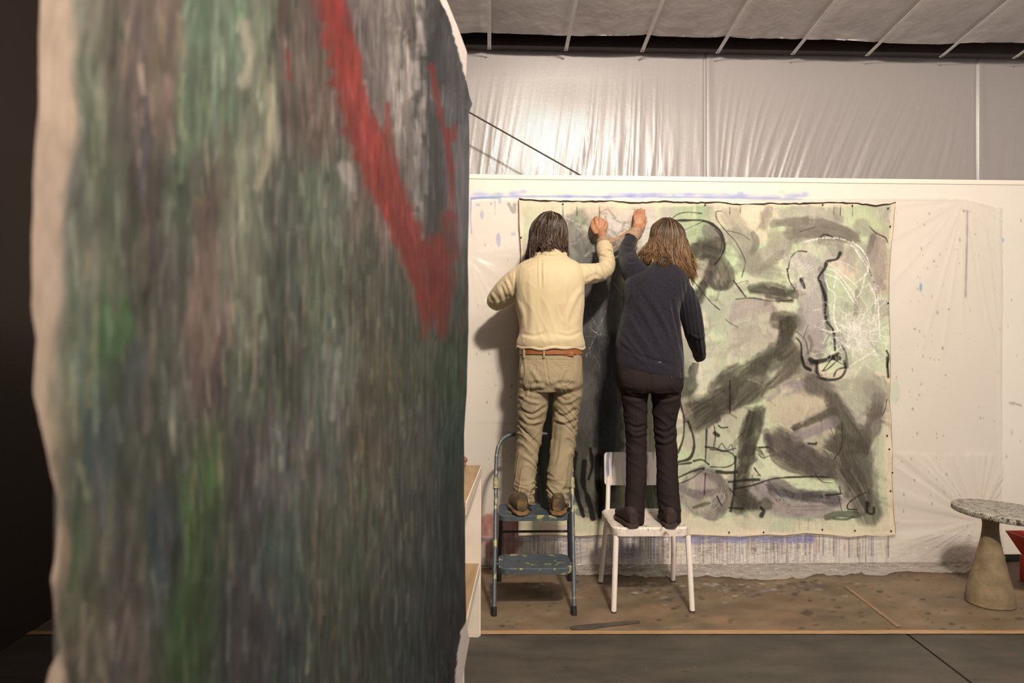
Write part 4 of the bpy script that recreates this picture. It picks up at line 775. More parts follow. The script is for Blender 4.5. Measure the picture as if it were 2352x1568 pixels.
# the red sweep and the grey and black head-like mass beside it
for p, w, c in [([(880, 0), (860, 130), (880, 300), (930, 420)], 60, (104, 90, 88)), ([(1010, 20), (1000, 90), (1010, 170)], 52, (44, 44, 48)), ([(1030, 110), (1045, 200), (1055, 300)], 40, (66, 66, 74)), ([(990, 240), (1000, 360), (996, 480), (1000, 540)], 34, (40, 42, 46)), ([(975, 340), (980, 440)], 14, (112, 108, 110)), ([(1060, 300), (1064, 420), (1060, 560)], 22, (96, 94, 104)),
                ([(930, 250), (945, 330), (940, 430)], 22, (120, 108, 106)), ([(960, 0), (965, 30)], 24, (150, 140, 132)), ([(965, 20), (990, 60)], 20, (60, 60, 62))]: FRR.stroke(p, w, c, .85, .8, .6)
red, rd2, rd3 = (150, 42, 36), (128, 36, 34), (166, 66, 60)
for p, w, c, a in [([(752, -10), (775, 100), (800, 220), (840, 340), (880, 450), (930, 560), (965, 680), (975, 770)], 44, red, .95), ([(770, -10), (800, 120), (835, 250), (880, 360), (930, 480), (965, 560)], 34, red, .9), ([(800, 90), (810, 200), (850, 300), (900, 430)], 26, rd3, .7), ([(850, 320), (890, 420), (930, 520), (960, 600)], 44, (146, 50, 46), .85),
                   ([(890, 240), (895, 320), (915, 400)], 12, (150, 56, 52), .8), ([(940, 540), (985, 620), (990, 740)], 52, rd2, .9), ([(1000, 560), (1010, 660), (1015, 780)], 36, rd2, .9), ([(1030, 500), (1030, 620), (1022, 760)], 28, (120, 40, 42), .85), ([(992, 155), (1005, 230), (1022, 310), (1040, 400), (1040, 500)], 11, (138, 40, 34), .9), ([(1045, 290), (1040, 320), (1028, 300)], 10, (138, 40, 34), .9), ([(1028, 300), (1032, 420), (1026, 540)], 10, rd2, .8),
                   ([(790, 0), (800, 60)], 10, (120, 52, 48), .6), ([(900, 480), (925, 560), (950, 650)], 12, (110, 40, 40), .6), ([(720, 0), (726, 40)], 8, (110, 40, 40), .5)]: FRR.stroke(p, w * 1.35, c, a, .7, .6, taper=[1, 1, .45])
for k in range(120):
    t = random.random(); x = np.interp(t, [0, 1], [800, 1000]) + random.gauss(0, 22); y = np.interp(t, [0, 1], [150, 720]) + random.gauss(0, 30)
    c0 = FRR.sample(x, y)
    if c0[0] > 115 and c0[1] < 80: FRR.stroke([(x, y), (x + 8, y + random.uniform(20, 60))], random.uniform(2, 6), c0 + random.choice([(22, 24, 22), (-26, -10, -8), (14, 2, 0)]), .6, .7, .4)
FRR.C *= (1 + np.interp(U, [60, 500, 1085], [.12, .22, .34]) * fbm(U / np.interp(U, [60, 1085], [34, 3.2]), V_ / 70, 0, 97, 3) + .12 * fbm(U / 40, V_ / 60, 0, 98, 3))[..., None]; _g = FRR.C.mean(-1, keepdims=True); _rd = np.clip((FRR.C[..., :1] - FRR.C[..., 1:2] - 40) / 30, 0, 1); FRR.C = _g + (FRR.C - _g) * (0.62 + .36 * _rd); FRR.C = np.clip(FRR.C * (.76 - .12 * _rd) + 1, 10, 235)
lo = np.array([(-60, 103), (0, 102), (150, 96), (330, 76), (550, 66), (700, 64), (780, 76), (900, 68), (960, 82), (1080, 112), (1150, 132), (1250, 122), (1330, 108), (1420, 128), (1490, 150), (1540, 124), (1640, 100)], float)
inn = np.array([(-60, 190), (0, 188), (300, 186), (450, 156), (700, 142), (800, 126), (900, 116), (1000, 124), (1080, 136), (1250, 142), (1350, 132), (1450, 148), (1568, 170)], float)
ro = np.array([(-400, 940), (-120, 980), (0, 1022), (56, 1048), (120, 1073), (180, 1070), (215, 1077), (238, 1085), (262, 1077), (400, 1078), (600, 1075), (760, 1076), (900, 1072), (1000, 1066), (1100, 1066), (1300, 1069), (1430, 1071), (1468, 1078), (1510, 1071), (1560, 1062), (1700, 1060)], float)
rin = np.array([(-400, 930), (-120, 968), (0, 1010), (40, 1030), (112, 1050), (180, 1068), (300, 1078), (1430, 1068), (1450, 1058), (1500, 1050), (1560, 1044), (1700, 1040)], float)
NC, NR = 300, 520
zz = np.linspace(2.86, 0.06, NR); sgrid = (np.linspace(0, 1, NC))
Vf = np.zeros((NR, NC, 3)); 
def vline(u, z):                                                # pixel row of height z on the canvas plane at column u (two fixed-point steps)
    v = np.full(np.shape(u), 784.0)
    for _ in range(3): q = hit(u, v); v = v - (z - q[..., 2]) * 1568 / np.maximum(.2, q[..., 1])
    return v
for i, z in enumerate(zz):
    ua, ub = 90.0, 1070.0
    for _ in range(4):
        ua = float(np.interp(vline(np.array(ua), z), lo[:, 0], lo[:, 1])); ub = float(np.interp(vline(np.array(ub), z), ro[:, 0], ro[:, 1]))
    uu_ = ua + (ub - ua) * sgrid; q = hit(uu_, vline(uu_, z)); q[:, 2] = z; Vf[i] = q
pu, pv = proj(Vf)
colf = FRR.sample(pu, np.where((pv < 0) | (pv > 1568), np.abs(((pv + 1568) % 3136) - 1568), pv))
raw = np.clip((np.interp(pv, inn[:, 0], inn[:, 1]) + 10 * fbm(pu / 30, pv / 50, 0, 86, 2) - pu) / 26, 0, 1)[..., None]
rawc = np.array([150, 134, 120]) + 8 * fbm(pu / 20, pv / 60, 0, 87, 2)[..., None]; colf = colf * (1 - raw) + rawc * raw
r2_ = np.clip((pu - np.interp(pv, rin[:, 0], rin[:, 1]) - 1.5 * vn(pv / 6, 0, 0, 88)) / 1.5, 0, 1)[..., None] * ((pv < 185) | (pv > 1425))[..., None]
colf = colf * (1 - r2_) + np.array([172, 163, 157]) * r2_
sd = np.linalg.norm(Vf[..., :2] - Vf[:, :1, :2], axis=-1)
ripple = 0.008 * np.exp(-sd * 9) * vn(Vf[..., 2] * 9, 0, 0, 89) + 0.0016 * fbm(pu / 10, pv / 60, 0, 90, 3)
Vf[..., 0] += nrm[0] * ripple; Vf[..., 1] += nrm[1] * ripple
fore = empty('large_canvas', (float(pr0[0]), float(pr0[1]), 0), 'huge dark green and grey canvas with a red sweep standing in front at left', 'painting')
mesh('canvas', Vf.reshape(-1, 3), grid_faces(NR, NC)[:, ::-1], attrmat('thick_oil_paint', .55, .35, .5, 60, .004, sc=(1, 1, .25)), fore, True, lin(colf).reshape(-1, 3), offs=fore.location)
def onp(s, off): return np.array([*(pl0 + dirp * s + nrm * off)])
Lp = np.linalg.norm(pr0 - pl0)
bq = [onp(.05, -.012), onp(Lp - .012, -.012), onp(Lp - .012, -.035), onp(.05, -.035)]
G().prism([tuple(q) for q in bq], .02, 2.36).build('backing_board', simple('white_backing', (198, 188, 180), .6), fore, False)
# brown shed-side boards in the dark, behind the left edge of that canvas
dk = simple('dark_stained_wood', (60, 40, 28), .7, (30, 20, 14), 3, .4, 20, sc=(6, 6, .6))
post = empty('timber_screen', (-1.25, 1.15, 0), 'dark brown upright timber boards, out of focus, at the left edge behind the big canvas', 'screen')
xb = -1.9
for k in range(7):
    wd = .135; G().box((xb, 1.30 + (k % 2) * .02, .01), (xb + wd - .006, 1.33 + (k % 2) * .02, 2.9), .003).build('board', dk, post); xb += wd
# ------------------------------------------------------------------ side wall far left, shade put into its near-black brown
struct(G().box((XL - .05, -2.5, 0), (XL, 4.85, 3.9)).build('wall_left', simple('shade_brown_wall', (34, 22, 15), .8), None, False), 'side wall beyond the big canvas, coloured dark for the shade there')

# ------------------------------------------------------------------ step stool
sblue = simple('chipped_blue_grey_enamel', (74, 88, 100), .42, scale=16, bs=.25, bscale=30, stops=[(.36, (160, 154, 108)), (.40, (84, 92, 84)), (.45, (66, 74, 82)), (.60, (78, 86, 94)), (.70, (54, 56, 54)), (.78, (130, 128, 104))])
rub = simple('black_rubber', (22, 20, 19), .7)
stool = empty('step_stool', P(1229, 1380, 3.7) * (1, 1, 0), 'blue grey folding two-step stool with hooped rail under the man in the cream shirt', 'step stool')
def st(u, z): Y = 3.49 + .56 * z; return np.array([P(u, 784, Y)[0], Y, z])
path = [st(1137, .03), st(1138.5, .3), st(1140, .55), st(1140.5, .70), st(1143, .775), st(1151, .825), st(1165, .853), st(1185, .864), st(1229, .867), st(1278, .862), st(1296, .845), (st(1307, .812)), st(1312, .765), st(1314, .68), st(1316, .5), st(1318.5, .28), st(1321, .03)]
G().tube(path, .0112, 12, sm=90).build('rail', sblue, stool)
for u in (1137, 1321): a = st(u, 0); G().tube([a, a + (0, .012, .045)], .0145, 12).build('rubber_foot', rub, stool)
for u, uf_ in ((1153, 1148), (1308, 1311)):
    a = np.array([P(u, 784, 3.93)[0], 3.93, .445]); b_ = np.array([P(uf_, 784, 3.99)[0], 3.99, .04])
    lg = G().tube([a, b_], .012, 12).build('rear_leg', simple('dark_blue_tube', (40, 46, 52), .5), stool)
    G().tube([b_ + (0, 0, .01), b_ - (0, -.004, .04)], .0155, 12).build('rubber_foot', rub, lg)
def rrect(x0, x1, y0, y1, r, n=7):
    pts = []
    for cx, cy, a0 in ((x1 - r, y1 - r, 0), (x0 + r, y1 - r, 90), (x0 + r, y0 + r, 180), (x1 - r, y0 + r, 270)):
        for k in range(n): a = math.radians(a0 + 90 * k / (n - 1)); pts.append((cx + r * math.cos(a), cy + r * math.sin(a)))
    return pts
def pan(name, x0, x1, y0, y1, z, h, r, m, parent, inset=.006):
    q = rrect(x0, x1, y0, y1, r); q2 = rrect(x0 + inset, x1 - inset, y0 + inset, y1 - inset, r - inset); q3 = rrect(x0 + .022, x1 - .022, y0 + .022, y1 - .022, max(.01, r - .02)); n = len(q)
    V = [(x, y, z - h) for x, y in q] + [(x, y, z - inset * .7) for x, y in q] + [(x, y, z) for x, y in q2] + [(x, y, z - .0035) for x, y in q3] 
    Fc = [(a * n + i, a * n + (i + 1) % n, (a + 1) * n + (i + 1) % n, (a + 1) * n + i) for a in range(3) for i in range(n)] + [tuple(range(3 * n, 4 * n)), tuple(range(n - 1, -1, -1))]
    return G().add(V, Fc).build(name, m, parent)
xa, xb = P(1147, 784, 3.7)[0], P(1308, 784, 3.7)[0]
pan('top_step', xa, xb, 3.69, 3.965, .463, .030, .045, sblue, stool)
xa, xb = P(1147, 784, 3.6)[0], P(1313, 784, 3.6)[0]
pan('lower_step', xa, xb, 3.51, 3.757, .236, .030, .05, sblue, stool)
for u in (1140, 1315.5):
    a = st(u, .58); G().tube([a, a + (0, .03, .055)], .016, 12).build('collar', simple('paint_caked_steel', (96, 100, 86), .6, (170, 160, 110), 40), stool)
for u0, u1 in ((1140, 1150), (1307, 1317)):
    for zz_, yy in ((.225, 3.62), (.45, 3.80)): G().tube([(P(u0, 784, yy)[0], yy, zz_), (P(u1, 784, yy)[0], yy, zz_)], .007, 8).build('pivot', sblue, stool)
G().tube([(P(1150, 784, 3.97)[0], 3.965, .30), (P(1310, 784, 3.97)[0], 3.965, .30)], .007, 8).build('cross_brace', simple('dark_brace', (44, 50, 56), .5), stool)

# ------------------------------------------------------------------ chair
cwhite = simple('white_enamel', (228, 218, 208), .38, scale=9, bs=.05, stops=[(.22, (150, 130, 120)), (.30, (222, 212, 202)), (.8, (232, 222, 212))])
seatm = simple('paint_scuffed_white', (224, 214, 202), .5, scale=26, stops=[(.30, (120, 104, 92)), (.40, (206, 194, 182)), (.62, (224, 214, 202)), (.72, (150, 136, 124))])
chair = empty('chair', P(1497, 1380, 3.74) * (1, 1, 0), 'white painted metal chair with tubular legs that the woman in the dark jumper stands on', 'chair')
legs = [[P(1415, 1229, 3.555), P(1409.5, 1407, 3.515)], [P(1580, 1229, 3.56), P(1590, 1405, 3.515)]]
for a, b_ in legs:
    b_[2] = .008; lg = G().tube([a, a * .5 + b_ * .5, b_], [.0150, .0148, .0138], 16).build('leg', cwhite, chair)
    G().tube([b_ + (0, 0, .004), b_ - (0, 0, .007)], .0145, 16).build('foot_cap', simple('grey_cap', (70, 64, 60), .6), lg)
rl = [P(1379.5, 1338, 3.95), P(1389, 1235, 3.91), P(1395, 1176, 3.925), P(1397, 1110, 3.985), P(1397, 1048, 4.03)]; rl[0][2] = .008
rr_ = [P(1545.5, 1336, 3.97), P(1547, 1240, 3.92), P(1545, 1178, 3.935), P(1538, 1110, 3.99), P(1533, 1048, 4.03)]; rr_[0][2] = .008
for q in (rl, rr_):
    lg = G().tube(q, .0135, 14, sm=24).build('leg', cwhite, chair); G().tube([q[0] + (0, 0, .004), q[0] - (0, 0, .007)], .0142, 14).build('foot_cap', simple('grey_cap', (70, 64, 60), .6), lg)
xa, xb = P(1410, 784, 3.53)[0], P(1587, 784, 3.53)[0]
pan('seat', xa, xb, 3.525, 3.945, .438, .044, .055, seatm, chair, .012)
pz0, pz1 = P(1440, 1111, 4.02)[2], P(1440, 1036, 4.04)[2]; xa, xb = P(1387, 784, 4.02)[0], P(1541, 784, 4.02)[0]
V = []; q = rrect(xa, xb, pz0, pz1, .022); n = len(q)
V = [(x, 4.000 + .02 * ((x - (xa + xb) / 2) / .2) ** 2 * -1 + (z - pz0) * .08, z) for x, z in q]; V += [(x, y + .014, z) for x, y, z in V]
bk = G().add(V, [tuple(range(n)), tuple(range(2 * n - 1, n - 1, -1))] + [(i, (i + 1) % n, n + (i + 1) % n, n + i) for i in range(n)])
bk.build('backrest', simple('white_panel_with_blue_wash', (226, 216, 206), .4, scale=3.0, sc=(9, 1, .8), stops=[(.30, (226, 216, 206)), (.50, (222, 212, 204)), (.56, (120, 128, 146)), (.66, (140, 146, 160)), (.72, (224, 214, 206))]), chair)

# ------------------------------------------------------------------ wooden shelf unit beside the big canvas
wood = simple('pale_plank', (156, 130, 98), .6, (138, 112, 82), 6, .1, 20, sc=(8, 1, 8)); wht = simple('cream_painted_wood', (220, 208, 192), .55, (204, 192, 176), 5, .1, 20)
A_ = PZ(1101, 1461, 0); zt = float(P(1103, 1069, A_[1])[2])
Bx = PZ(1070, 1142, zt); ds = (Bx - PZ(1101, 1069, zt)); ds[2] = 0; ds /= np.linalg.norm(ds)            # along the open side, towards the camera
far = PZ(1102, 1069, zt) * (1, 1, 0); lx = np.array([-ds[1] * 1.0, ds[0], 0]); lx = lx if lx[0] < 0 else -lx
def sh(a, b, z): return far + ds * a + lx * b + np.array([0, 0, z])   # a: towards the camera, b: to the left, away from the open side
shelf = empty('shelf_unit', tuple(far), 'low wooden shelf unit with white edging, half hidden by the big dark canvas', 'shelf')
def sbox(name, a0, a1, b0, b1, z0, z1, m):
    q = [sh(a, b, z) for z in (z0, z1) for a, b in ((a0, b0), (a1, b0), (a1, b1), (a0, b1))]
    return G().add(q, [(0, 1, 2, 3), (7, 6, 5, 4), (0, 4, 5, 1), (1, 5, 6, 2), (2, 6, 7, 3), (3, 7, 4, 0)]).build(name, m, shelf, False)
sbox('top_board', -.01, .74, -.004, .30, zt - .020, zt, wood); sbox('edge_strip', -.01, .74, -.008, -.004, zt - .048, zt - .003, wht)
zm = .352
sbox('shelf_board', .016, .72, 0, .28, zm - .02, zm, wood); sbox('edge_strip', .016, .72, -.004, 0, zm - .045, zm, wht)
sbox('side_panel', -.002, .014, .0, .28, 0.001, zt - .02, wht); sbox('side_panel', .72, .738, .0, .28, 0.001, zt - .02, wht); sbox('post', -.022, -.003, -.006, .035, 0.001, zt - .048, wht)
sbox('back_panel', .014, .72, .28, .288, 0.001, zt - .02, wht)
c = sh(.10, .085, zt)
lump = G().ell(c + (.0, 0, .022), .030, .026, .021, 14).ell(c + (.018, .012, .042), .018, .017, .016, 12).ell(c + (-.02, -.012, .03), .02, .018, .022, 12)
tag(lump.build('clay_lump', simple('red_brown_clay', (112, 70, 54), .7, (150, 108, 84), 30, .5, 50)), 'small red brown lump of clay on top of the shelf unit', 'clay')

# ------------------------------------------------------------------ round concrete pedestal table
stone = simple('rough_concrete', (136, 118, 90), .85, (112, 98, 74), 14, .6, 45, bd=.006)
tc_ = PZ(2276, 1386, 0); table = empty('pedestal_table', tuple(tc_), 'round concrete pedestal table with paint-crusted top at the right', 'table')
prof = [(.02, .002), (.125, .002), (.136, .02), (.134, .06), (.122, .10), (.105, .16), (.088, .22), (.070, .29), (.056, .345), (.049, .39), (.047, .43), (.050, .462), (.02, .462)]
prof = [(q[0] * .82, q[1]) for q in smoothpath(prof, 50)]; g = G().lathe(prof, (tc_[0], tc_[1], 0), 44); V, Fc = g.arrays()
a_ = np.arctan2(V[:, 1] - tc_[1], V[:, 0] - tc_[0]); kk = 1 + .05 * vn(a_ * 1.2, V[:, 2] * 6, 0, 91) + .012 * fbm(V[:, 0] * 30, V[:, 1] * 30, V[:, 2] * 30, 92, 3)
V[:, :2] = tc_[:2] + (V[:, :2] - tc_[:2]) * kk[:, None]; V[:, 0] += -.006 + (V[:, 2] / .46) * .004
mesh('pedestal', V, Fc, stone, table, True, offs=table.location)
ct = P(2316, 1170, tc_[1] + .02); R_ = Matrix.Translation(Vector(ct)) @ Matrix.Rotation(math.radians(3.4), 4, 'Y')
prof = [(.002, 0), (.20, 0), (.252, .0), (.262, -.006), (.263, -.028), (.257, -.034), (.002, -.034)]
g = G().lathe(prof, (0, 0, 0), 72); V, Fc = g.arrays(); V = np.array([tuple(R_ @ Vector(q)) for q in V + np.stack([0 * V[:, 0], 0 * V[:, 0], .0012 * fbm(V[:, 0] * 30, V[:, 1] * 30, 0, 93, 3)], 1)])
Vn = []; loc = V - ct
topm, nt, b = newmat('paint_crusted_top'); nz = noise(nt, 26, 5, (1, 2.0, 1), rough=.62)
r = ramp(nt, nz.outputs['Fac'], [(.34, (52, 42, 36)), (.42, (82, 72, 58)), (.47, (176, 172, 158)), (.505, (84, 86, 70)), (.54, (206, 198, 190)), (.58, (134, 138, 120)), (.63, (70, 50, 46)), (.68, (196, 188, 178))]); r.color_ramp.interpolation = 'LINEAR'
nt.links.new(r.outputs[0], b.inputs['Base Color']); b.inputs['Roughness'].default_value = .5; bump(nt, b, nz.outputs['Fac'], .6, .006)
o = mesh('table_top', V, Fc, topm, table, True, offs=table.location); o.data.set_sharp_from_angle(angle=math.radians(50))

# ------------------------------------------------------------------ red tool box with a flared tray, cut by the right frame edge
redm = simple('red_enamel', (178, 52, 30), .35, (150, 40, 24), 5); blk = simple('black_inside', (20, 18, 18), .5)
tb0 = PZ(2342, 1332, 0); bx = float(tb0[0]); by = float(tb0[1])
tool = empty('tool_box', (bx + .2, by - .1, 0), 'red metal tool box with an open flared tray at the right edge', 'tool box')
def openbox(name, lo0, hi0, lo1, hi1, z0, z1, t, m):            # tapered open-topped box
    def ringq(lo, hi, z, d=0): return [(lo[0] + d, lo[1] + d, z), (hi[0] - d, lo[1] + d, z), (hi[0] - d, hi[1] - d, z), (lo[0] + d, hi[1] - d, z)]
    V = ringq(lo0, hi0, z0) + ringq(lo1, hi1, z1) + ringq(lo1, hi1, z1, t) + ringq(lo0, hi0, z0 + t, t)
    Fc = [(3, 2, 1, 0), (12, 13, 14, 15)] + [(a * 4 + i, a * 4 + (i + 1) % 4, (a + 1) * 4 + (i + 1) % 4, (a + 1) * 4 + i) for a in range(3) for i in range(4)]
    return G().add(V, Fc).build(name, m, tool, False)
openbox('lower_box', (bx, by - .30), (bx + .42, by), (bx, by - .30), (bx + .42, by), .004, .155, .006, redm)
openbox('tray', (bx + .0, by - .27), (bx + .42, by - .01), (bx - .075, by - .31), (bx + .42, by + .02), .160, .290, .006, redm)
G().box((bx - .02, by - .26, .225), (bx + .40, by - .03, .262), .004).build('tray_liner', blk, tool)
for k in range(3): G().tube([(bx + .0 + .08 * k, by - .25, .272), (bx + .06 + .09 * k, by - .03, .285)], .009, 8).build('tool_handle', simple('black_grip', (26, 24, 26), .4), tool)
G().box((bx + .10, by - .306, .10), (bx + .16, by - .299, .14), .002).build('latch', simple('latch_steel', (120, 110, 104), .4, metal=.8), tool)
struct(G().box((P(2296, 784, YW)[0], YW - .012, 0.002), (XR, YW - .0005, .05), .002).build('baseboard_back', simple('shadow_black_baseboard', (24, 20, 18), .6), None, False), 'short baseboard below the white wall, coloured black for the shadow line there')  # black colour paints the shadow line at the wall foot
# ------------------------------------------------------------------ people
def W(u, v, Y): return P(u, v, Y)
def secs(L):                          # (v, u0, u1, Y, half depth) -> horizontal sections in metres
    out = []
    for v, u0, u1, Y, hd in L:
        a, b = W(u0, v, Y), W(u1, v, Y); out.append(((a[0] + b[0]) / 2, Y, (a[2] + b[2]) / 2, (b[0] - a[0]) / 2, hd))
    return sorted(out, key=lambda q: q[2])
def limb(g, L, n=16, sm=24, dr=1.0, infl=0.0):     # (u, v, Y, radius)
    g.tube([W(u, v, Y) for u, v, Y, r in L], [max(.004, r + infl) for *_, r in L], n, sm=sm); e0, e1 = L[0], L[-1]
    for q in (e0, e1): g.ell(W(*q[:3]), (q[3] + infl) * .96, (q[3] + infl) * .96, (q[3] + infl) * .9, 14)
    return g
def legl(g, L, Yd, infl=0.0, sx=1.0):               # (v, u0, u1, Y)
    pts = []; rs = []
    for v, u0, u1, Y in L:
        c = W((u0 + u1) / 2, v, Y); r = (u1 - u0) / 2 * Y / 1568 + infl; pts.append(c); rs.append((r * sx, r * Yd) if True else r)
    g.tube(pts, rs, 22, sm=40, flat=(0, 1, 0)); return g
def displace(V, Nn, d): return V + Nn * d[:, None]
def folds(V, Nn, L):                                # soft creases on the side that faces the camera: (points, width, depth)
    u, v = proj(V); f = np.clip(-Nn[:, 1] * 1.6, 0, 1); d = np.zeros(len(V))
    for pts, wd, dep in L:
        dd, s_, a_, L_ = seg_dist(u, v, smoothpath(pts, 12) if len(pts) > 2 else pts)
        fade = np.clip(np.minimum(a_, L_ - a_) / (L_ * .18) + .25, 0, 1)
        d += f * fade * dep * (np.exp(-((s_ / wd) ** 2)) * (dd < wd * 3) - .55 * np.exp(-(((np.abs(s_) - wd * 1.7) / wd) ** 2)) * (dd < wd * 4))
    return d
def hand(g, wrist, palm_c, prx, pry, prz, tilt, fingers, thumb):
    mt = np.array(Matrix.Rotation(tilt, 3, 'Y')); g.ell(palm_c, prx, pry, prz, 18, mt); g.ell(palm_c + mt @ np.array([0, 0, prz * .45]), prx * .98, pry * .85, prz * .5, 16, mt)
    g.tube([wrist, (wrist + palm_c) / 2, palm_c], [.026, .027, .022], 12, sm=8)
    for pts, rr in fingers + [thumb]: g.tube(pts, rr, 10, sm=16); g.ell(pts[-1], rr[-1], rr[-1], rr[-1], 10)
skin = simple('skin', (182, 132, 100), .5, (164, 112, 82), 28, .15, 70, spec=.35); skin.node_tree.nodes['Principled BSDF'].inputs['Subsurface Weight'].default_value = .02
def head(g, c, yawd, tilt, s=1.0, w=.074, roll=0):
    M = np.array(Matrix.Rotation(math.radians(roll), 3, 'Y') @ Matrix.Rotation(math.radians(yawd), 3, 'Z') @ Matrix.Rotation(math.radians(tilt), 3, 'X'))
    def q(x, y, z): return np.array(c) + M @ (np.array([x, y, z]) * s)
    g.ell(c, w * s, .093 * s, .106 * s, 26, M); g.ell(q(0, .022, -.055), .055 * s, .062 * s, .058 * s, 20, M); g.ell(q(0, .055, -.088), .026 * s, .026 * s, .020 * s, 14, M)
    g.tube([q(0, .088, .012), q(0, .104, -.012), q(0, .113, -.030)], [.008, .011, .014], 10, sm=8); g.ell(q(0, .100, -.034), .018, .012, .009, 12, M)
    g.ell(q(0, .082, .024), .052, .014, .009, 14, M); g.ell(q(0, .080, -.058), .024, .013, .006, 12, M); g.ell(q(0, .079, -.066), .021, .012, .006, 12, M)
    for sx in (-1, 1): g.ell(q(sx * .078, -.002, -.008), .009, .018, .030, 12, M); g.ell(q(sx * .038, .062, -.02), .022, .02, .022, 12, M)
    return q, M
def eyes(par, q):
    for sx in (-1, 1):
        e = G().ell(q(sx * .031, .083, .008), .0115, .0115, .0115, 12).build('eye', simple('eye_white', (215, 205, 195), .2), par)
        G().ell(q(sx * .031, .0935, .008), .005, .002, .005, 10).build('iris', simple('iris_brown', (60, 42, 30), .2), e)
def hairdo(name, par, c, R, M, n, zend, flare, pal, curl, seed, part=0.0, cap=(.94, .94, .95), face=60, endcol=None, rad=.0016, zs=.012, mess=.006, ncl=26):
    clz = {}
    rg = np.random.default_rng(seed); g = G(); cols = []
    gc = G().ell(c, R[0] * cap[0], R[1] * cap[1], R[2] * cap[2], 30, M); Vc, Fc = gc.arrays()
    loc = (Vc - c) @ M; keep = ~((loc[:, 1] > R[1] * .50) & (loc[:, 2] < R[2] * .45)) 
    Vc = np.where(keep[:, None], Vc, Vc - (M @ np.array([0, 1, 0])) * R[1] * .45); low_ = np.clip(-(Vc[:, 2] - c[2]) / R[2], 0, 1)
    g.add(Vc, Fc); cols.append(np.tile(lin(pal[0]), (len(Vc), 1)) * .8)
    for k in range(n):
        ph = rg.uniform(0, 2 * math.pi); fr = math.degrees(abs((ph - math.pi / 2 + math.pi) % (2 * math.pi) - math.pi))
        if fr < face: continue
        th0 = rg.uniform(.0, 1.0) ** .7 * 1.15; lay = rg.uniform(.97, 1.06); pts = []; m = 15
        thE = rg.uniform(1.45, 1.75); kc = (round(ph * ncl / 6.283), int(th0 * 3)); clz.setdefault(kc, (rg.uniform(0, 50), rg.normal(0, .10), rg.normal(0, zs), rg.uniform(.7, 1.5))); cz = clz[kc]; ze = zend(ph) + cz[2] + rg.normal(0, .010); wob = cz[0] + rg.normal(0, .5); phs = kc[0] * 6.283 / ncl + cz[1] + rg.normal(0, .055); ckr = cz[3]
        for i in range(m):
            t = i / (m - 1)
            if t < .55:
                th = th0 + (thE - th0) * t / .55; pp = ph + (phs - ph) * t
                l = np.array([R[0] * math.sin(th) * math.cos(pp), R[1] * math.sin(th) * math.sin(pp), R[2] * math.cos(th)]) * lay
                p = c + M @ l; p0 = p
            else:
                q = (t - .55) / .45; dirn = np.array([math.cos(phs), math.sin(phs), 0.0]); dirn = M @ dirn; dirn[2] = 0
                p = p0 + dirn * flare(phs) * q ** 1.2 + np.array([0, 0, (ze - p0[2]) * q])
                p = p + curl * ckr * q * np.array([math.sin(wob + q * 5), math.cos(wob * 1.3 + q * 5), .5 * math.sin(wob * .7 + q * 7)])
            nzv = np.array([vn(p[0] * 16, p[1] * 16, p[2] * 9, seed + 1), vn(p[0] * 16, p[1] * 16, p[2] * 9, seed + 2), .3 * vn(p[0] * 30, p[1] * 30, p[2] * 30, seed + 3)]) * mess * (1 + .5 * ckr)
            pts.append(p + nzv)
        rr = np.full(m, rad) * rg.uniform(.7, 1.5); rr[-3:] *= [.8, .55, .2]; rr[0] *= .5
        V, Fk = tube_geo(np.array(pts), rr, 4, cap=False); g.add(V, Fk)
        ci = int((abs(math.sin(cz[0] * 7)) * len(pal) + rg.normal(0, .9))) % len(pal)
        cc = np.tile(lin(pal[ci]), (len(V), 1))
        if endcol is not None: tt = np.repeat(np.linspace(0, 1, m), 4)[:, None] ** 1.6 * rg.uniform(.2, 1); cc = cc * (1 - tt) + lin(endcol) * tt
        cols.append(cc)
    V, Fk = g.arrays()
    return mesh(name, V, Fk, hairm, par, True, np.concatenate(cols), offs=abs_loc(par))
hairm = attrmat('hair', .42, .35)
def shoe(par, c, L, wd, h, ang, um, sm, name='shoe', toe=None):  # c: middle of the heel on the ground, pointing +Y
    R = np.array(Matrix.Rotation(ang, 3, 'Z')); T = np.linspace(0, 1, 12); g = G(); s = G()
    wdt = np.interp(T, [0, .06, .3, .55, .75, .92, 1], [.55, .80, .78, .95, 1.0, .75, .35]) * wd / 2; hh = np.interp(T, [0, .1, .3, .5, .75, .92, 1], [.8, 1, 1.0, .72, .5, .42, .25]) * h
    for gg, z0, hs, ex in ((g, .020, hh, 0), (s, .0, np.full(12, .026), .004)):
        V = []; n = 16
        for t, a, b_ in zip(T, wdt, hs):
            for k in range(n):
                th = 2 * math.pi * k / n; x = math.copysign(abs(math.cos(th)) ** .7, math.cos(th)) * (a + ex); z = (math.copysign(abs(math.sin(th)) ** .8, math.sin(th)) + 1) / 2 * b_
                V.append(np.array(c) + R @ np.array([x * (1 - .25 * z / h), (t - .02) * L, z0 + z]))
        Fc = [(i * n + j, i * n + (j + 1) % n, (i + 1) * n + (j + 1) % n, (i + 1) * n + j) for i in range(11) for j in range(n)] + [tuple(range(n - 1, -1, -1)), tuple(range(11 * n, 12 * n))]
        gg.add(V, Fc)
    o = g.build(name, um, par); s.build('sole', sm, o); return o

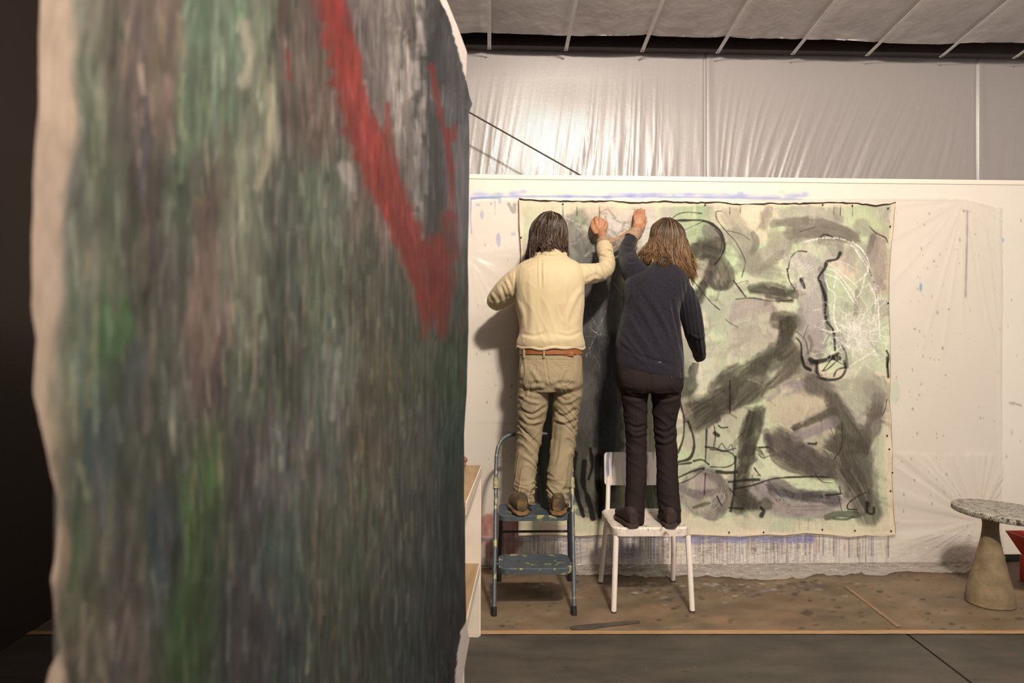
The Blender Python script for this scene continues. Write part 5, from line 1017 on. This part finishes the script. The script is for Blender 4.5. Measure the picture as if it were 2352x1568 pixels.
# ---- the man
man = empty('person', W(1262, 1170, 3.82) * (1, 1, 0) + (0, 0, .463), 'person in cream shirt, khaki trousers and tan belt standing on the step stool, drawing', 'person')
ma, mb_ = -.010, 0
TS = [(798, 1190, 1341, 3.80, .128), (792, 1187, 1343, 3.80, .132), (782, 1188, 1342, 3.80, .136), (765, 1193, 1338, 3.80, .132), (740, 1192, 1338, 3.80, .130), (700, 1185, 1341, 3.80, .134), (660, 1181, 1341, 3.80, .136), (635, 1181, 1341, 3.80, .128), (617, 1185, 1338, 3.805, .112), (604, 1198, 1327, 3.815, .094), (594, 1216, 1309, 3.825, .076), (584, 1228, 1298, 3.835, .062)]
SL_L = [(1205, 632, 3.80, .066), (1180, 648, 3.82, .066), (1155, 672, 3.87, .062), (1139, 690, 3.94, .054), (1152, 690, 4.02, .048), (1180, 676, 4.09, .042)]
SL_R = [(1312, 632, 3.80, .066), (1340, 631, 3.83, .062), (1368, 628, 3.90, .056), (1389, 619, 3.98, .052), (1394, 597, 4.03, .046), (1388, 572, 4.08, .040)]
LL = [(868, 1190, 1262, 3.80), (900, 1189, 1261, 3.80), (930, 1188, 1259, 3.81), (970, 1188, 1249, 3.82), (1011, 1187, 1241, 3.82), (1051, 1184, 1235, 3.81), (1091, 1181, 1231, 3.795), (1125, 1181, 1229, 3.785), (1140, 1183, 1226, 3.78), (1151, 1184, 1225, 3.78)]
RL_ = [(868, 1265, 1338, 3.80), (900, 1267, 1337, 3.80), (930, 1269, 1332, 3.81), (970, 1269, 1326, 3.82), (1011, 1268, 1322, 3.82), (1051, 1261, 1317, 3.81), (1091, 1257, 1313, 3.795), (1125, 1257, 1307, 3.785), (1140, 1257, 1304, 3.78), (1153, 1258, 1303, 3.78)]
HP = [(797, 1197, 1335, 3.80, .112), (812, 1195, 1336, 3.80, .114), (835, 1192, 1337, 3.795, .122), (860, 1190, 1338, 3.79, .130), (882, 1190, 1338, 3.795, .128), (898, 1196, 1332, 3.80, .11)]
def shrink(L, d):                     # sections a little smaller, for the body under the clothes
    return [(v, u0 + d, u1 - d, Y, hd - d / 412) for v, u0, u1, Y, hd in L]
g = G(); g.loft(secs(shrink(TS, 8))); g.loft(secs(shrink(HP, 7)))
legl(g, [(v, a + 7, b - 7, Y) for v, a, b, Y in LL], 1.0); legl(g, [(v, a + 7, b - 7, Y) for v, a, b, Y in RL_], 1.0)
for L in (SL_L, SL_R): limb(g, [(u, v, Y, r - .018) for u, v, Y, r in L])
g.tube([W(1263, 600, 3.83), W(1261, 575, 3.85), W(1259, 555, 3.875)], [.060, .056, .056], 16, sm=8)
hc = W(1257, 541, 3.895); q_m, M_m = head(g, hc, -14, 14, roll=11)
wr = W(1386, 551, 4.125); g.tube([W(1389, 575, 4.07), wr], [.034, .032], 12)
pc = W(1379, 527, 4.175)
fing = []
for (u, v, r) in ((1369.5, 508, .0105), (1378.5, 505, .0108), (1386.5, 508, .0102), (1393.5, 514, .0092)):
    k0 = W(u + .18 * (1380 - u), v + 12, 4.165); fing.append(([k0, W(u, v, 4.175), W(u - 2, v - 3, 4.205), W(u - 4, v + 3, 4.232), W(u - 4, v + 9, 4.222)], [r, r * 1.08, r, r * .95, r * .85]))
fing[0] = ([W(1371, 520, 4.17), W(1369, 505, 4.18), W(1368, 500, 4.21), W(1366, 503, 4.236), W(1364, 508, 4.240)], [.0108, .0112, .0105, .0095, .0085])
th = ([W(1371, 537, 4.16), W(1363, 526, 4.17), W(1360, 515, 4.185), W(1363, 506, 4.215)], [.015, .0135, .0125, .0110])
hand(g, wr, pc, .040, .023, .040, math.radians(-6), fing, th)
wl_ = W(1182, 674, 4.10); pl_ = W(1200, 664, 4.16)
hand(g, wl_, pl_, .032, .020, .034, math.radians(60), [([pl_, W(1208 + 3 * k, 652 + 6 * k, 4.18), W(1212 + 3 * k, 648 + 6 * k, 4.215), W(1210 + 3 * k, 652 + 6 * k, 4.238)], [.011, .0105, .0095, .0085]) for k in range(4)], ([pl_, W(1200, 648, 4.18), W(1206, 642, 4.22)], [.013, .011, .009]))
V, Nn, Fc = remesh(g, .0042, 3); body = mesh('body', V, Fc, skin, man, True, offs=man.location); eyes(man, q_m)
# hair and beard
def zm_(ph): return W(1257, 590, 3.86)[2] + .012 * math.sin(ph * 3)
hairdo('hair', man, hc + (0.0, -.010, .004), np.array([.105, .117, .120]), M_m, 2600, zm_, lambda p: -.010 + .022 * math.sin(p * 5), [(38, 29, 24), (58, 45, 37), (84, 68, 56), (124, 106, 88), (48, 37, 30)], .020, 101, endcol=(78, 58, 46), rad=.0017, face=48, zs=.018, mess=.013)
g = G(); rgb_ = np.random.default_rng(5)
for k in range(500):
    a = rgb_.uniform(-1.25, 1.25); z = rgb_.uniform(-.10, -.045); p = q_m(.066 * math.sin(a), .030 + .056 * math.cos(a), z); e = p + M_m @ np.array([.014 * math.sin(a), .016, -.03]) * rgb_.uniform(.6, 1.3)
    g.add(*tube_geo(np.array([p, (p + e) / 2 + rgb_.normal(0, .002, 3), e]), [.0012, .0011, .0004], 4, False))
g.build('beard', simple('beard_hair', (92, 74, 60), .6, (60, 44, 36), 60), man)
# shirt
g = G(); g.loft(secs(TS)); limb(g, SL_L, 20); limb(g, SL_R, 20); g.tube([W(1263, 592, 3.828), W(1262, 578, 3.845)], [.076, .068], 20)
V, Nn, Fc = remesh(g, .0048, 7); u, v = proj(V)
d = folds(V, Nn, [([(1243, 598), (1243, 625), (1244, 660)], 2.4, -.004), ([(1238, 600), (1237, 640)], 2, .003), ([(1249, 600), (1250, 645)], 2, .003), ([(1194, 607), (1225, 598), (1262, 596), (1300, 598), (1332, 606)], 1.8, -.0024), ([(1184, 625), (1182, 660), (1182, 690)], 2.2, -.004), ([(1340, 612), (1341, 640), (1342, 658)], 2.2, -.004),
    ([(1340, 660), (1318, 690), (1300, 740)], 6, .004), ([(1184, 690), (1200, 720), (1205, 760)], 6, .004), ([(1190, 776), (1260, 782), (1340, 774)], 9, .002), ([(1195, 765), (1225, 772), (1250, 765)], 4, -.003), ([(1280, 768), (1310, 772), (1336, 760)], 4, -.003), ([(1262, 620), (1258, 700), (1262, 760)], 9, .0025), ([(1300, 640), (1296, 700), (1306, 770)], 7, .003), ([(1218, 650), (1222, 720), (1216, 770)], 8, .003),
    ([(1345, 600), (1360, 618), (1376, 640)], 4, -.005), ([(1356, 602), (1376, 612), (1386, 640)], 4, .005), ([(1366, 596), (1382, 588), (1404, 596)], 3, -.008), ([(1370, 604), (1390, 600), (1407, 610)], 3, .006), ([(1372, 584), (1390, 575), (1404, 585)], 3, .005), ([(1350, 648), (1366, 638), (1380, 640)], 4, .004), ([(1160, 640), (1172, 665), (1178, 694)], 4, .005), ([(1150, 655), (1160, 680), (1165, 705)], 4, -.005), ([(1128, 672), (1140, 690), (1146, 708)], 4, .005), ([(1120, 700), (1138, 702), (1160, 696)], 4, -.004)])
d += .0035 * fbm(V[:, 0] * 13, V[:, 1] * 13, V[:, 2] * 6, 111, 3) + .0022 * (1 - np.abs(vn(V[:, 0] * 22 + V[:, 2] * 8, V[:, 1] * 12, V[:, 2] * 9, 112))) ** 3
slv = np.clip((np.abs(u - 1262) - 82) / 12, 0, 1); d += slv * .0045 * fbm(V[:, 0] * 16 + V[:, 1] * 8, V[:, 2] * 16, V[:, 1] * 12, 113, 3)
# gathers where the sleeves are set in, small puckers
for uu0 in (1183, 1341): d += .0012 * np.exp(-((u - uu0) / 4) ** 2) * np.sign(np.sin(v * 1.9)) * (v > 610) * (v < 700)
shirt_m = simple('cream_cotton', (200, 183, 148), .85, (192, 174, 139), 3, .25, 260, spec=.2, bd=.0008); shirt_m.node_tree.nodes['Principled BSDF'].inputs['Sheen Weight'].default_value = .15
shirt = mesh('shirt', displace(V, Nn, d), Fc, shirt_m, man, True, offs=man.location)
g = G(); cc = W(1263, 586, 3.834); ring = []
for k in range(41):
    a = 2 * math.pi * k / 40; ring.append(cc + np.array([.086 * math.cos(a), .070 * math.sin(a), .008 * math.sin(a) + .003 * math.sin(a * 3) + .002 * math.sin(k * 2.1)]))
g.tube(ring, [(.012, .018)] * 41, 10); g.build('collar', shirt_m, shirt)
mt_, rr = SL_R[-1], .046; g = G().tube([W(1391, 585, 4.05), W(1388.5, 570, 4.085), W(1387.5, 562, 4.10)], [.047, .050, .045], 24); g.build('rolled_cuff', shirt_m, shirt)
hs = secs([(803, 1187, 1343, 3.80, .132)])[0]; ring = [np.array([hs[0] + (hs[3] + .001) * math.cos(a), hs[1] + (hs[4] + .002) * math.sin(a), hs[2] + .012 + .003 * math.sin(a * 4) - .004 * math.sin(a * 9)]) for a in np.linspace(0, 2 * math.pi, 73)]
G().tube(ring, [(.0035, .008)] * 73, 8).build('hem', shirt_m, shirt)
# trousers
g = G(); g.loft(secs(HP), e=2.4); legl(g, LL, 1.06); legl(g, RL_, 1.06)
for (uu0, Y) in ((1226, 3.74), (1300, 3.74)): g.ell(W(uu0, 856, Y), .082, .06, .085, 20)
V, Nn, Fc = remesh(g, .0046, 5); u, v = proj(V)
d = folds(V, Nn, [([(1251, 812), (1256, 850), (1263, 888)], 2.2, -.004), ([(1198, 832), (1232, 836), (1231, 866), (1215, 884)], 1.6, .0026), ([(1276, 838), (1312, 838), (1316, 868), (1298, 886), (1280, 870)], 1.6, .0026), ([(1200, 826), (1260, 826), (1330, 828)], 1.8, -.002), ([(1262, 888), (1240, 880), (1212, 884)], 5, -.004), ([(1264, 888), (1290, 880), (1326, 884)], 5, -.004), ([(1192, 890), (1220, 898), (1258, 892)], 6, -.004), ([(1270, 896), (1300, 903), (1336, 892)], 6, -.004), ([(1192, 905), (1214, 920), (1240, 926)], 4, .005), ([(1196, 815), (1202, 850), (1196, 880)], 3, -.004), ([(1222, 850), (1240, 880)], 5, .005), ([(1298, 845), (1284, 876)], 5, .005),
    ([(1272, 905), (1300, 925), (1330, 910)], 4, .005), ([(1192, 938), (1222, 950), (1254, 934)], 4, -.006), ([(1194, 950), (1216, 970), (1246, 966)], 4, .006), ([(1270, 940), (1295, 955), (1326, 938)], 4, -.006), ([(1272, 962), (1300, 968), (1322, 955)], 4, .006), ([(1206, 880), (1212, 905), (1200, 925)], 4, .004)])
amp = np.interp(v, [870, 930, 975, 1020, 1060, 1095, 1120, 1150], [.2, .8, 1.3, 1.25, .9, .8, 1.5, 1.7])
zz_ = np.interp(v, [870, 1080, 1150], [20, 34, 62]) 
s1 = V[:, 2] * 34 + 3.2 * np.sin(V[:, 0] * 22 + V[:, 2] * 9) + 1.2 * V[:, 1] * 12
w1 = (1 - np.abs(vn(s1, V[:, 0] * 9, V[:, 1] * 9, 121))) ** 2.4; w2_ = (1 - np.abs(vn(V[:, 2] * 26 - V[:, 0] * 30, V[:, 0] * 12, V[:, 1] * 16, 122))) ** 2.6; w3 = (1 - np.abs(vn(V[:, 2] * 62 + V[:, 0] * 10, V[:, 0] * 12, V[:, 1] * 10, 123))) ** 2
d += .0085 * amp * (w1 - .35) + .0030 * amp * (w2_ - .3) + .004 * amp * fbm(V[:, 0] * 14, V[:, 1] * 14, V[:, 2] * 18, 127, 2) + (v > 1095) * .009 * np.clip((v - 1095) / 25, 0, 1) * (w3 - .4)
khaki = simple('khaki_cotton', (150, 136, 110), .85, (140, 126, 100), 4, .25, 280, spec=.2, bd=.0008)
tro = mesh('trousers', displace(V, Nn, d), Fc, khaki, man, True, offs=man.location)
# belt, loops, label patch
tan = simple('tan_leather', (150, 94, 54), .4, (130, 78, 42), 10, .1, 60)
def ringband(vc, u0, u1, hd, Y, half, th, name, m, par):
    s0 = secs([(vc, u0, u1, Y, hd)])[0]; pts = [np.array([s0[0] + s0[3] * math.copysign(abs(math.cos(a)) ** .86, math.cos(a)), s0[1] + s0[4] * math.copysign(abs(math.sin(a)) ** .86, math.sin(a)), s0[2]]) for a in np.linspace(0, 2 * math.pi, 81)[:-1]]
    V = []; n = len(pts); cen = np.array(s0[:3])
    for p in pts:
        o = (p - cen); o /= np.linalg.norm(o)
        for dz, dr in ((-half, 0), (-half * .8, th), (half * .8, th), (half, 0)): V.append(p + o * dr + np.array([0, 0, dz]))
    Fc = [(i * 4 + k, ((i + 1) % n) * 4 + k, ((i + 1) % n) * 4 + (k + 1) % 4, i * 4 + (k + 1) % 4) for i in range(n) for k in range(4)]
    return G().add(V, Fc).build(name, m, par)
belt = ringband(807, 1195.5, 1336.5, .120, 3.80, .0165, .005, 'belt', tan, man)
for ub, hh_ in ((1249.5, .030), (1325, .030), (1204, .03)):
    a = W(ub, 805, 3.80); yy = 3.80 - .122 * math.sqrt(max(0.02, 1 - ((ub - 1266) / 72) ** 2)) ** .8 - .004; c = W(ub, 810, yy)
    G().box((c[0] - .006, c[1] - .004, c[2] - .028), (c[0] + .006, c[1] + .008, c[2] + .026), .002).build('belt_loop', khaki, tro)
c = W(1304, 812.5, 3.800 - .106); G().box((c[0] - .033, c[1] - .006, c[2] - .013), (c[0] + .033, c[1] + .006, c[2] + .012), .003).build('leather_patch', tan, tro)
boot = simple('worn_brown_leather', (74, 60, 42), .7, scale=22, bs=.4, bscale=50, stops=[(.3, (48, 40, 30)), (.5, (76, 62, 42)), (.66, (116, 92, 52)), (.75, (60, 54, 40))]); sole = simple('gum_sole', (140, 104, 60), .6, (96, 74, 48), 30)
shoe(man, PZ(1199, 1183, .465), .27, .108, .098, math.radians(6), boot, sole); shoe(man, PZ(1281, 1183, .465), .27, .112, .098, math.radians(-8), boot, sole)

# ---- the woman
wo = empty('person', W(1500, 1200, 3.62) * (1, 1, 0) + (0, 0, .438), 'person with long brown hair, dark navy jumper and black trousers standing on the white chair', 'person')
TW = [(856, 1419, 1569, 3.665, .140), (846, 1417, 1569, 3.665, .143), (820, 1415, 1569, 3.67, .142), (794, 1414, 1567, 3.675, .137), (751, 1422, 1561, 3.685, .130), (708, 1431, 1560, 3.695, .130), (675, 1432, 1573, 3.705, .130), (648, 1436, 1580, 3.715, .120), (632, 1446, 1576, 3.725, .105), (620, 1470, 1566, 3.735, .088), (610, 1490, 1556, 3.745, .070), (602, 1500, 1550, 3.752, .058)]
AL = [(1474, 645, 3.72, .074), (1456, 622, 3.76, .070), (1444, 602, 3.86, .060), (1440, 583, 3.95, .053), (1442, 566, 4.02, .047), (1448, 552, 4.07, .040)]
AR = [(1556, 660, 3.715, .068), (1575, 690, 3.72, .067), (1587, 724, 3.74, .062), (1594, 756, 3.77, .057), (1598, 778, 3.83, .050), (1603, 797, 3.90, .044), (1606, 812, 3.96, .036)]
WL = [(880, 1420, 1492, 3.66), (900, 1425, 1489, 3.66), (930, 1430, 1487, 3.665), (970, 1434, 1487, 3.67), (1011, 1437, 1485, 3.67), (1051, 1438, 1485, 3.66), (1091, 1438, 1485, 3.645), (1131, 1437, 1483, 3.63), (1165, 1434, 1480, 3.615), (1192, 1432, 1479, 3.605), (1203, 1433, 1478, 3.60)]
WRR = [(880, 1493, 1566, 3.66), (900, 1495, 1564, 3.66), (930, 1498, 1561, 3.665), (970, 1500, 1554, 3.67), (1011, 1504, 1554, 3.67), (1051, 1508, 1556, 3.66), (1091, 1508, 1557, 3.645), (1131, 1509, 1560, 3.63), (1165, 1512, 1563, 3.615), (1190, 1516, 1564, 3.605), (1200, 1517, 1564, 3.60)]
HW = [(815, 1424, 1560, 3.665, .115), (840, 1416, 1566, 3.66, .125), (865, 1416, 1567, 3.655, .132), (885, 1419, 1567, 3.655, .130), (900, 1426, 1562, 3.66, .115)]
g = G(); g.loft(secs([(v, a + 8, b - 8, Y, hd - .018) for v, a, b, Y, hd in TW])); g.loft(secs([(v, a + 6, b - 6, Y, hd - .014) for v, a, b, Y, hd in HW]))
for L in (WL, WRR): legl(g, [(v, a + 6, b - 6, Y) for v, a, b, Y in L], 1.0)
for L in (AL, AR): limb(g, [(u, v, Y, r - .016) for u, v, Y, r in L])
g.tube([W(1525, 612, 3.745), W(1528, 590, 3.775), W(1531, 565, 3.81)], [.052, .048, .050], 16, sm=8)
hw_ = W(1531, 553, 3.835); q_w, M_w = head(g, hw_, 8, 6, .97, .072)
wr = W(1455, 548, 4.11); g.tube([W(1448, 558, 4.05), wr], [.026, .024], 12); pc = W(1466.5, 520, 4.185); mr_ = math.radians(10)
fing = []
for k, (u, vt_, r) in enumerate(((1457.8, 486, .0082), (1464.6, 480.5, .0090), (1472, 479, .0092), (1479.2, 482, .0090))):
    fing.append(([W(u * .55 + 1467 * .45, 516, 4.18), W(u, 503 + abs(k - 1.6) * 1.2, 4.180), W(u, (503 + vt_) / 2, 4.182), W(u + .3, vt_ + 2, 4.205), W(u + .3, vt_ + 1.5, 4.228)], [r, r * 1.05, r * .98, r * .92, r * .8]))
th = ([W(1474, 524, 4.18), W(1480.5, 515, 4.19), W(1483, 507, 4.205), W(1482.5, 499, 4.228)], [.011, .0105, .0095, .0082])
hand(g, wr, pc, .0375, .0175, .046, mr_, fing, th)
w2w = W(1607, 815, 3.98); p2 = W(1604, 820, 4.05)
hand(g, w2w, p2, .026, .018, .032, 0, [([p2, W(1597 + 4 * k, 820, 4.10), W(1597 + 4 * k, 816, 4.14), W(1598 + 4 * k, 812, 4.16)], [.0095, .009, .0085, .0075]) for k in range(4)], ([p2, W(1594, 815, 4.09), W(1596, 808, 4.12)], [.011, .0095, .008]))
V, Nn, Fc = remesh(g, .0042, 3); mesh('body', V, Fc, skin, wo, True, offs=wo.location); eyes(wo, q_w)
def zw(ph):
    x = math.cos(ph); return W(1530, np.interp(x, [-1, -.6, -.2, .3, .7, 1], [594, 610, 619, 622, 630, 628]), 3.78)[2]
hw = hairdo('hair', wo, hw_ + (0, -.014, .006), np.array([.096, .114, .116]), M_w, 3600, zw, lambda p: .014 + .036 * abs(math.cos(p)) - .02 * max(0, -math.sin(p)) * .3, [(40, 29, 22), (66, 51, 39), (92, 74, 55), (130, 108, 82), (78, 60, 44), (46, 34, 26)], .020, 202, endcol=(142, 104, 62), rad=.0017, face=42, zs=.020, mess=.009, ncl=32)
# loose curl at the nape
g = G()
for k in range(220):
    a0 = random.random() * 6.28; rr = .010 + .014 * random.random(); cc = W(1526 + random.gauss(0, 3), 604 + random.gauss(0, 3), 3.665 + random.gauss(0, .004))
    pts = [cc + np.array([rr * math.cos(a0 + t * 4.2), random.gauss(0, .001) - .006 * t, rr * math.sin(a0 + t * 4.2)]) for t in np.linspace(0, 1, 10)]; g.add(*tube_geo(np.array(pts), [.0013] * 9 + [.0004], 4, False))
g.build('hair_curl', simple('light_brown_hair', (84, 58, 38), .5, (56, 38, 27), 50), hw)
# jumper
g = G(); g.loft(secs(TW)); limb(g, AL, 20); limb(g, AR, 20)
V, Nn, Fc = remesh(g, .0048, 7); u, v = proj(V)
d = folds(V, Nn, [([(1440, 620), (1450, 660), (1440, 700)], 6, .005), ([(1460, 690), (1490, 740), (1520, 800)], 6, .006), ([(1440, 720), (1470, 770), (1500, 815)], 6, .006), ([(1470, 670), (1500, 720), (1530, 770)], 6, -.005), ([(1434, 745), (1462, 790), (1490, 830)], 5, -.005), ([(1418, 770), (1440, 800), (1470, 828)], 5, .005), ([(1500, 690), (1520, 730), (1545, 790)], 5, .004), ([(1545, 700), (1556, 750), (1566, 800)], 4, -.010), ([(1430, 800), (1470, 820), (1540, 832)], 5, -.004), ([(1430, 590), (1445, 600), (1462, 598)], 4, -.006), ([(1424, 576), (1440, 586), (1458, 580)], 4, .006), ([(1432, 560), (1446, 566), (1460, 560)], 3, -.005), ([(1590, 770), (1606, 776), (1616, 770)], 3, .005)])
slv = ((u > 1562) & (v > 640)); rib = np.cos((u - 1560 - .13 * (v - 700)) * 2 * math.pi / 9.5); d += slv * .0016 * np.sign(rib) * np.abs(rib) ** .5 * np.clip(-Nn[:, 1] * 2, 0, 1)
d += .0035 * fbm(V[:, 0] * 12, V[:, 1] * 12, V[:, 2] * 9, 131, 3); V = displace(V, Nn, d)
skew = np.clip((v - 760) / 90, 0, 1) * np.clip((u - 1495) / 75, -1, 1) * (u < 1575); V[:, 2] -= skew * .030 * (np.abs(u - 1495) < 90)
knit, nt, b = newmat('navy_wool_knit'); nz = noise(nt, 320, 2, (1, 1, .7)); r = ramp(nt, nz.outputs['Fac'], [(.35, (24, 23, 29)), (.65, (44, 42, 50))]); nt.links.new(r.outputs[0], b.inputs['Base Color']); b.inputs['Roughness'].default_value = .95; b.inputs['Specular IOR Level'].default_value = .1; b.inputs['Sheen Weight'].default_value = .10
bump(nt, b, nz.outputs['Fac'], .6, .003)
jm = mesh('jumper', V, Fc, knit, wo, True, offs=wo.location)
cc = W(1525, 607, 3.748); G().tube([cc + np.array([.070 * math.cos(a), .060 * math.sin(a), .006 * math.sin(a)]) for a in np.linspace(0, 2 * math.pi, 41)], [(.010, .014)] * 41, 10).build('neck_band', knit, jm)
a, b_ = W(1606, 810, 3.95), W(1607, 818, 3.99); G().tube([a, (a + b_) / 2, b_, b_ + (b_ - a) * .25], [.037, .039, .036, .03], 20).build('cuff', knit, jm)
a, b_ = W(1446, 556, 4.06), W(1449.5, 549, 4.085); G().tube([a, (a + b_) / 2, b_], [.040, .042, .037], 20).build('cuff', knit, jm)
# shirt tail below the jumper
s0 = secs([(838, 1420, 1562, 3.665, .136)])[0]; ringp = []; V = []; n = 61
for k in range(n):
    a = math.pi + math.pi * k / (n - 1); x = s0[0] + s0[3] * math.cos(a); y = s0[1] + (s0[4] - .004) * math.sin(a); f = (k / (n - 1))
    bot_ = W(1490, np.interp(f, [0, .25, .5, .75, 1], [838, 850, 859, 862, 852]), 3.54)[2] + .002 * math.sin(k); V += [(x, y, s0[2] + .03), (x, y - .004, (s0[2] + .03 + bot_) / 2), (x, y - .003, bot_)]
plaid, nt, b = newmat('dark_plaid_cotton'); nz = noise(nt, 30, 2, (1, 1, 3)); r = ramp(nt, nz.outputs['Fac'], [(.35, (44, 42, 50)), (.5, (78, 74, 82)), (.6, (50, 44, 56))]); nt.links.new(r.outputs[0], b.inputs['Base Color']); b.inputs['Roughness'].default_value = .9
ta = mesh('shirt_tail', V, [(3 * i + k, 3 * i + 3 + k, 3 * i + 4 + k, 3 * i + 1 + k) for i in range(n - 1) for k in (0, 1)], plaid, wo, True, offs=wo.location); sm_ = ta.modifiers.new('s', 'SOLIDIFY'); sm_.thickness = .002
# trousers
g = G(); g.loft(secs(HW)); legl(g, WL, 1.1); legl(g, WRR, 1.1)
for uu0 in (1456, 1530): g.ell(W(uu0, 866, 3.61), .080, .06, .080, 20)
V, Nn, Fc = remesh(g, .0046, 5); u, v = proj(V)
d = folds(V, Nn, [([(1428, 905), (1460, 914), (1488, 906)], 4, -.006), ([(1500, 908), (1530, 916), (1560, 905)], 4, -.006), ([(1434, 968), (1460, 982), (1484, 975)], 4, -.005), ([(1438, 985), (1460, 1000), (1484, 992)], 4, .004), ([(1506, 985), (1530, 992), (1552, 978)], 4, -.005), ([(1508, 1010), (1530, 1016), (1554, 1002)], 4, .005), ([(1494, 850), (1495, 885), (1493, 900)], 2.4, -.004), ([(1516, 1160), (1530, 1180), (1552, 1190)], 4, .005), ([(1440, 1160), (1455, 1180), (1474, 1190)], 4, .004)])
amp = np.interp(v, [870, 960, 1010, 1080, 1200], [.5, 1.1, 1.0, .5, .9]); w1 = (1 - np.abs(vn(V[:, 2] * 26 + V[:, 0] * 14, V[:, 0] * 9, V[:, 1] * 9, 141))) ** 2.4; d += .006 * amp * (w1 - .35)
cord = simple('black_brown_cotton', (40, 30, 29), .85, (32, 24, 24), 5, .25, 220, spec=.2, bd=.0008)
tw = mesh('trousers', displace(V, Nn, d), Fc, cord, wo, True, offs=wo.location)
c = W(1541, 866, 3.535); G().tube([c, c + (0, .02, 0)], .006, 10).build('button', simple('dull_brass', (130, 112, 86), .4, metal=.7), tw)
bl = simple('dark_brown_suede', (52, 36, 32), .8, (40, 28, 26), 20); bs_ = simple('dark_sole', (58, 42, 36), .7)
shoe(wo, PZ(1455, 1212, .4385), .245, .090, .080, math.radians(7), bl, bs_); shoe(wo, PZ(1541, 1212, .4385), .245, .092, .080, math.radians(-6), bl, bs_)

# ------------------------------------------------------------------ the cloth strip that ties their wrists together
stripm = simple('beige_cloth_strip', (172, 142, 116), .9, (140, 112, 90), 30, .6, 90, bd=.003, sc=(1, 1, 3))
tie = empty('cloth_strip', W(1420, 545, 4.10), 'beige cloth strip wound round both wrists and stretched between them', 'cloth strip')
def wind(a, b, r, turns, name, wdt=.012):
    a, b = np.array(a), np.array(b); ax = (b - a) / np.linalg.norm(b - a); e1 = np.cross(ax, [0, 1, 0]); e1 /= np.linalg.norm(e1); e2 = np.cross(ax, e1); L = []
    n = int(turns * 20)
    for k in range(n): t = k / (n - 1); th = t * turns * 2 * math.pi; L.append(a + (b - a) * t + (e1 * math.cos(th) + e2 * math.sin(th)) * r * (1 + .04 * math.sin(k * 1.3)))
    V = []; 
    for k, p in enumerate(L):
        cpt = a + (b - a) * (k / (n - 1)); o = p - cpt; o = o - ax * (o @ ax); o /= np.linalg.norm(o); tl = .25 * math.sin(k * .31)
        for s_, h in ((-1, 0), (-.8, .004), (0, .0052 + .001 * math.sin(k)), (.8, .004), (1, 0), (0, -.001)): V.append(p + (ax + o * tl * .1) * s_ * wdt + o * h)
    Fc = [(i * 6 + k, (i + 1) * 6 + k, (i + 1) * 6 + (k + 1) % 6, i * 6 + (k + 1) % 6) for i in range(n - 1) for k in range(6)]
    return G().add(V, Fc).build(name, stripm, tie)
wind(W(1389.5, 569, 4.085), W(1386, 551, 4.125), .0375, 5, 'wrist_wrap'); wind(W(1448, 547, 4.085), W(1460, 534, 4.135), .0375, 5, 'wrist_wrap', .014)
def band(pts, w_, name, seed):
    p = smoothpath(pts, 26); V = []
    for k, q in enumerate(p):
        t = np.gradient(p, axis=0)[k]; t /= np.linalg.norm(t); n_ = np.cross(t, [0, 1, 0]); n_ /= np.linalg.norm(n_); ww = w_ * (1 + .15 * math.sin(k * .5 + seed))
        for s_, h in ((-1, 0), (-.6, .0035), (-.15, .0015), (.3, .004), (1, 0), (0, -.002)): V.append(q + n_ * s_ * ww + np.array([0, -1, 0]) * (h + .001 * math.sin(k * .8 + s_ * 3)))
    Fc = [(i * 6 + k, (i + 1) * 6 + k, (i + 1) * 6 + (k + 1) % 6, i * 6 + (k + 1) % 6) for i in range(len(p) - 1) for k in range(6)] + [tuple(range(6)), tuple(range((len(p) - 1) * 6 + 5, (len(p) - 1) * 6 - 1, -1))]
    return G().add(V, Fc).build(name, stripm, tie)
band([W(1376, 572, 4.05), W(1396, 560, 4.06), W(1420, 547, 4.08), W(1440, 535, 4.09), W(1456, 528, 4.10)], .0105, 'strand', 0)
band([W(1380, 563, 4.06), W(1398, 554, 4.07), W(1422, 543, 4.085), W(1444, 530, 4.10)], .006, 'strand', 2)
band([W(1398, 574, 4.09), W(1414, 567, 4.10), W(1432, 558, 4.11)], .007, 'strand', 4)
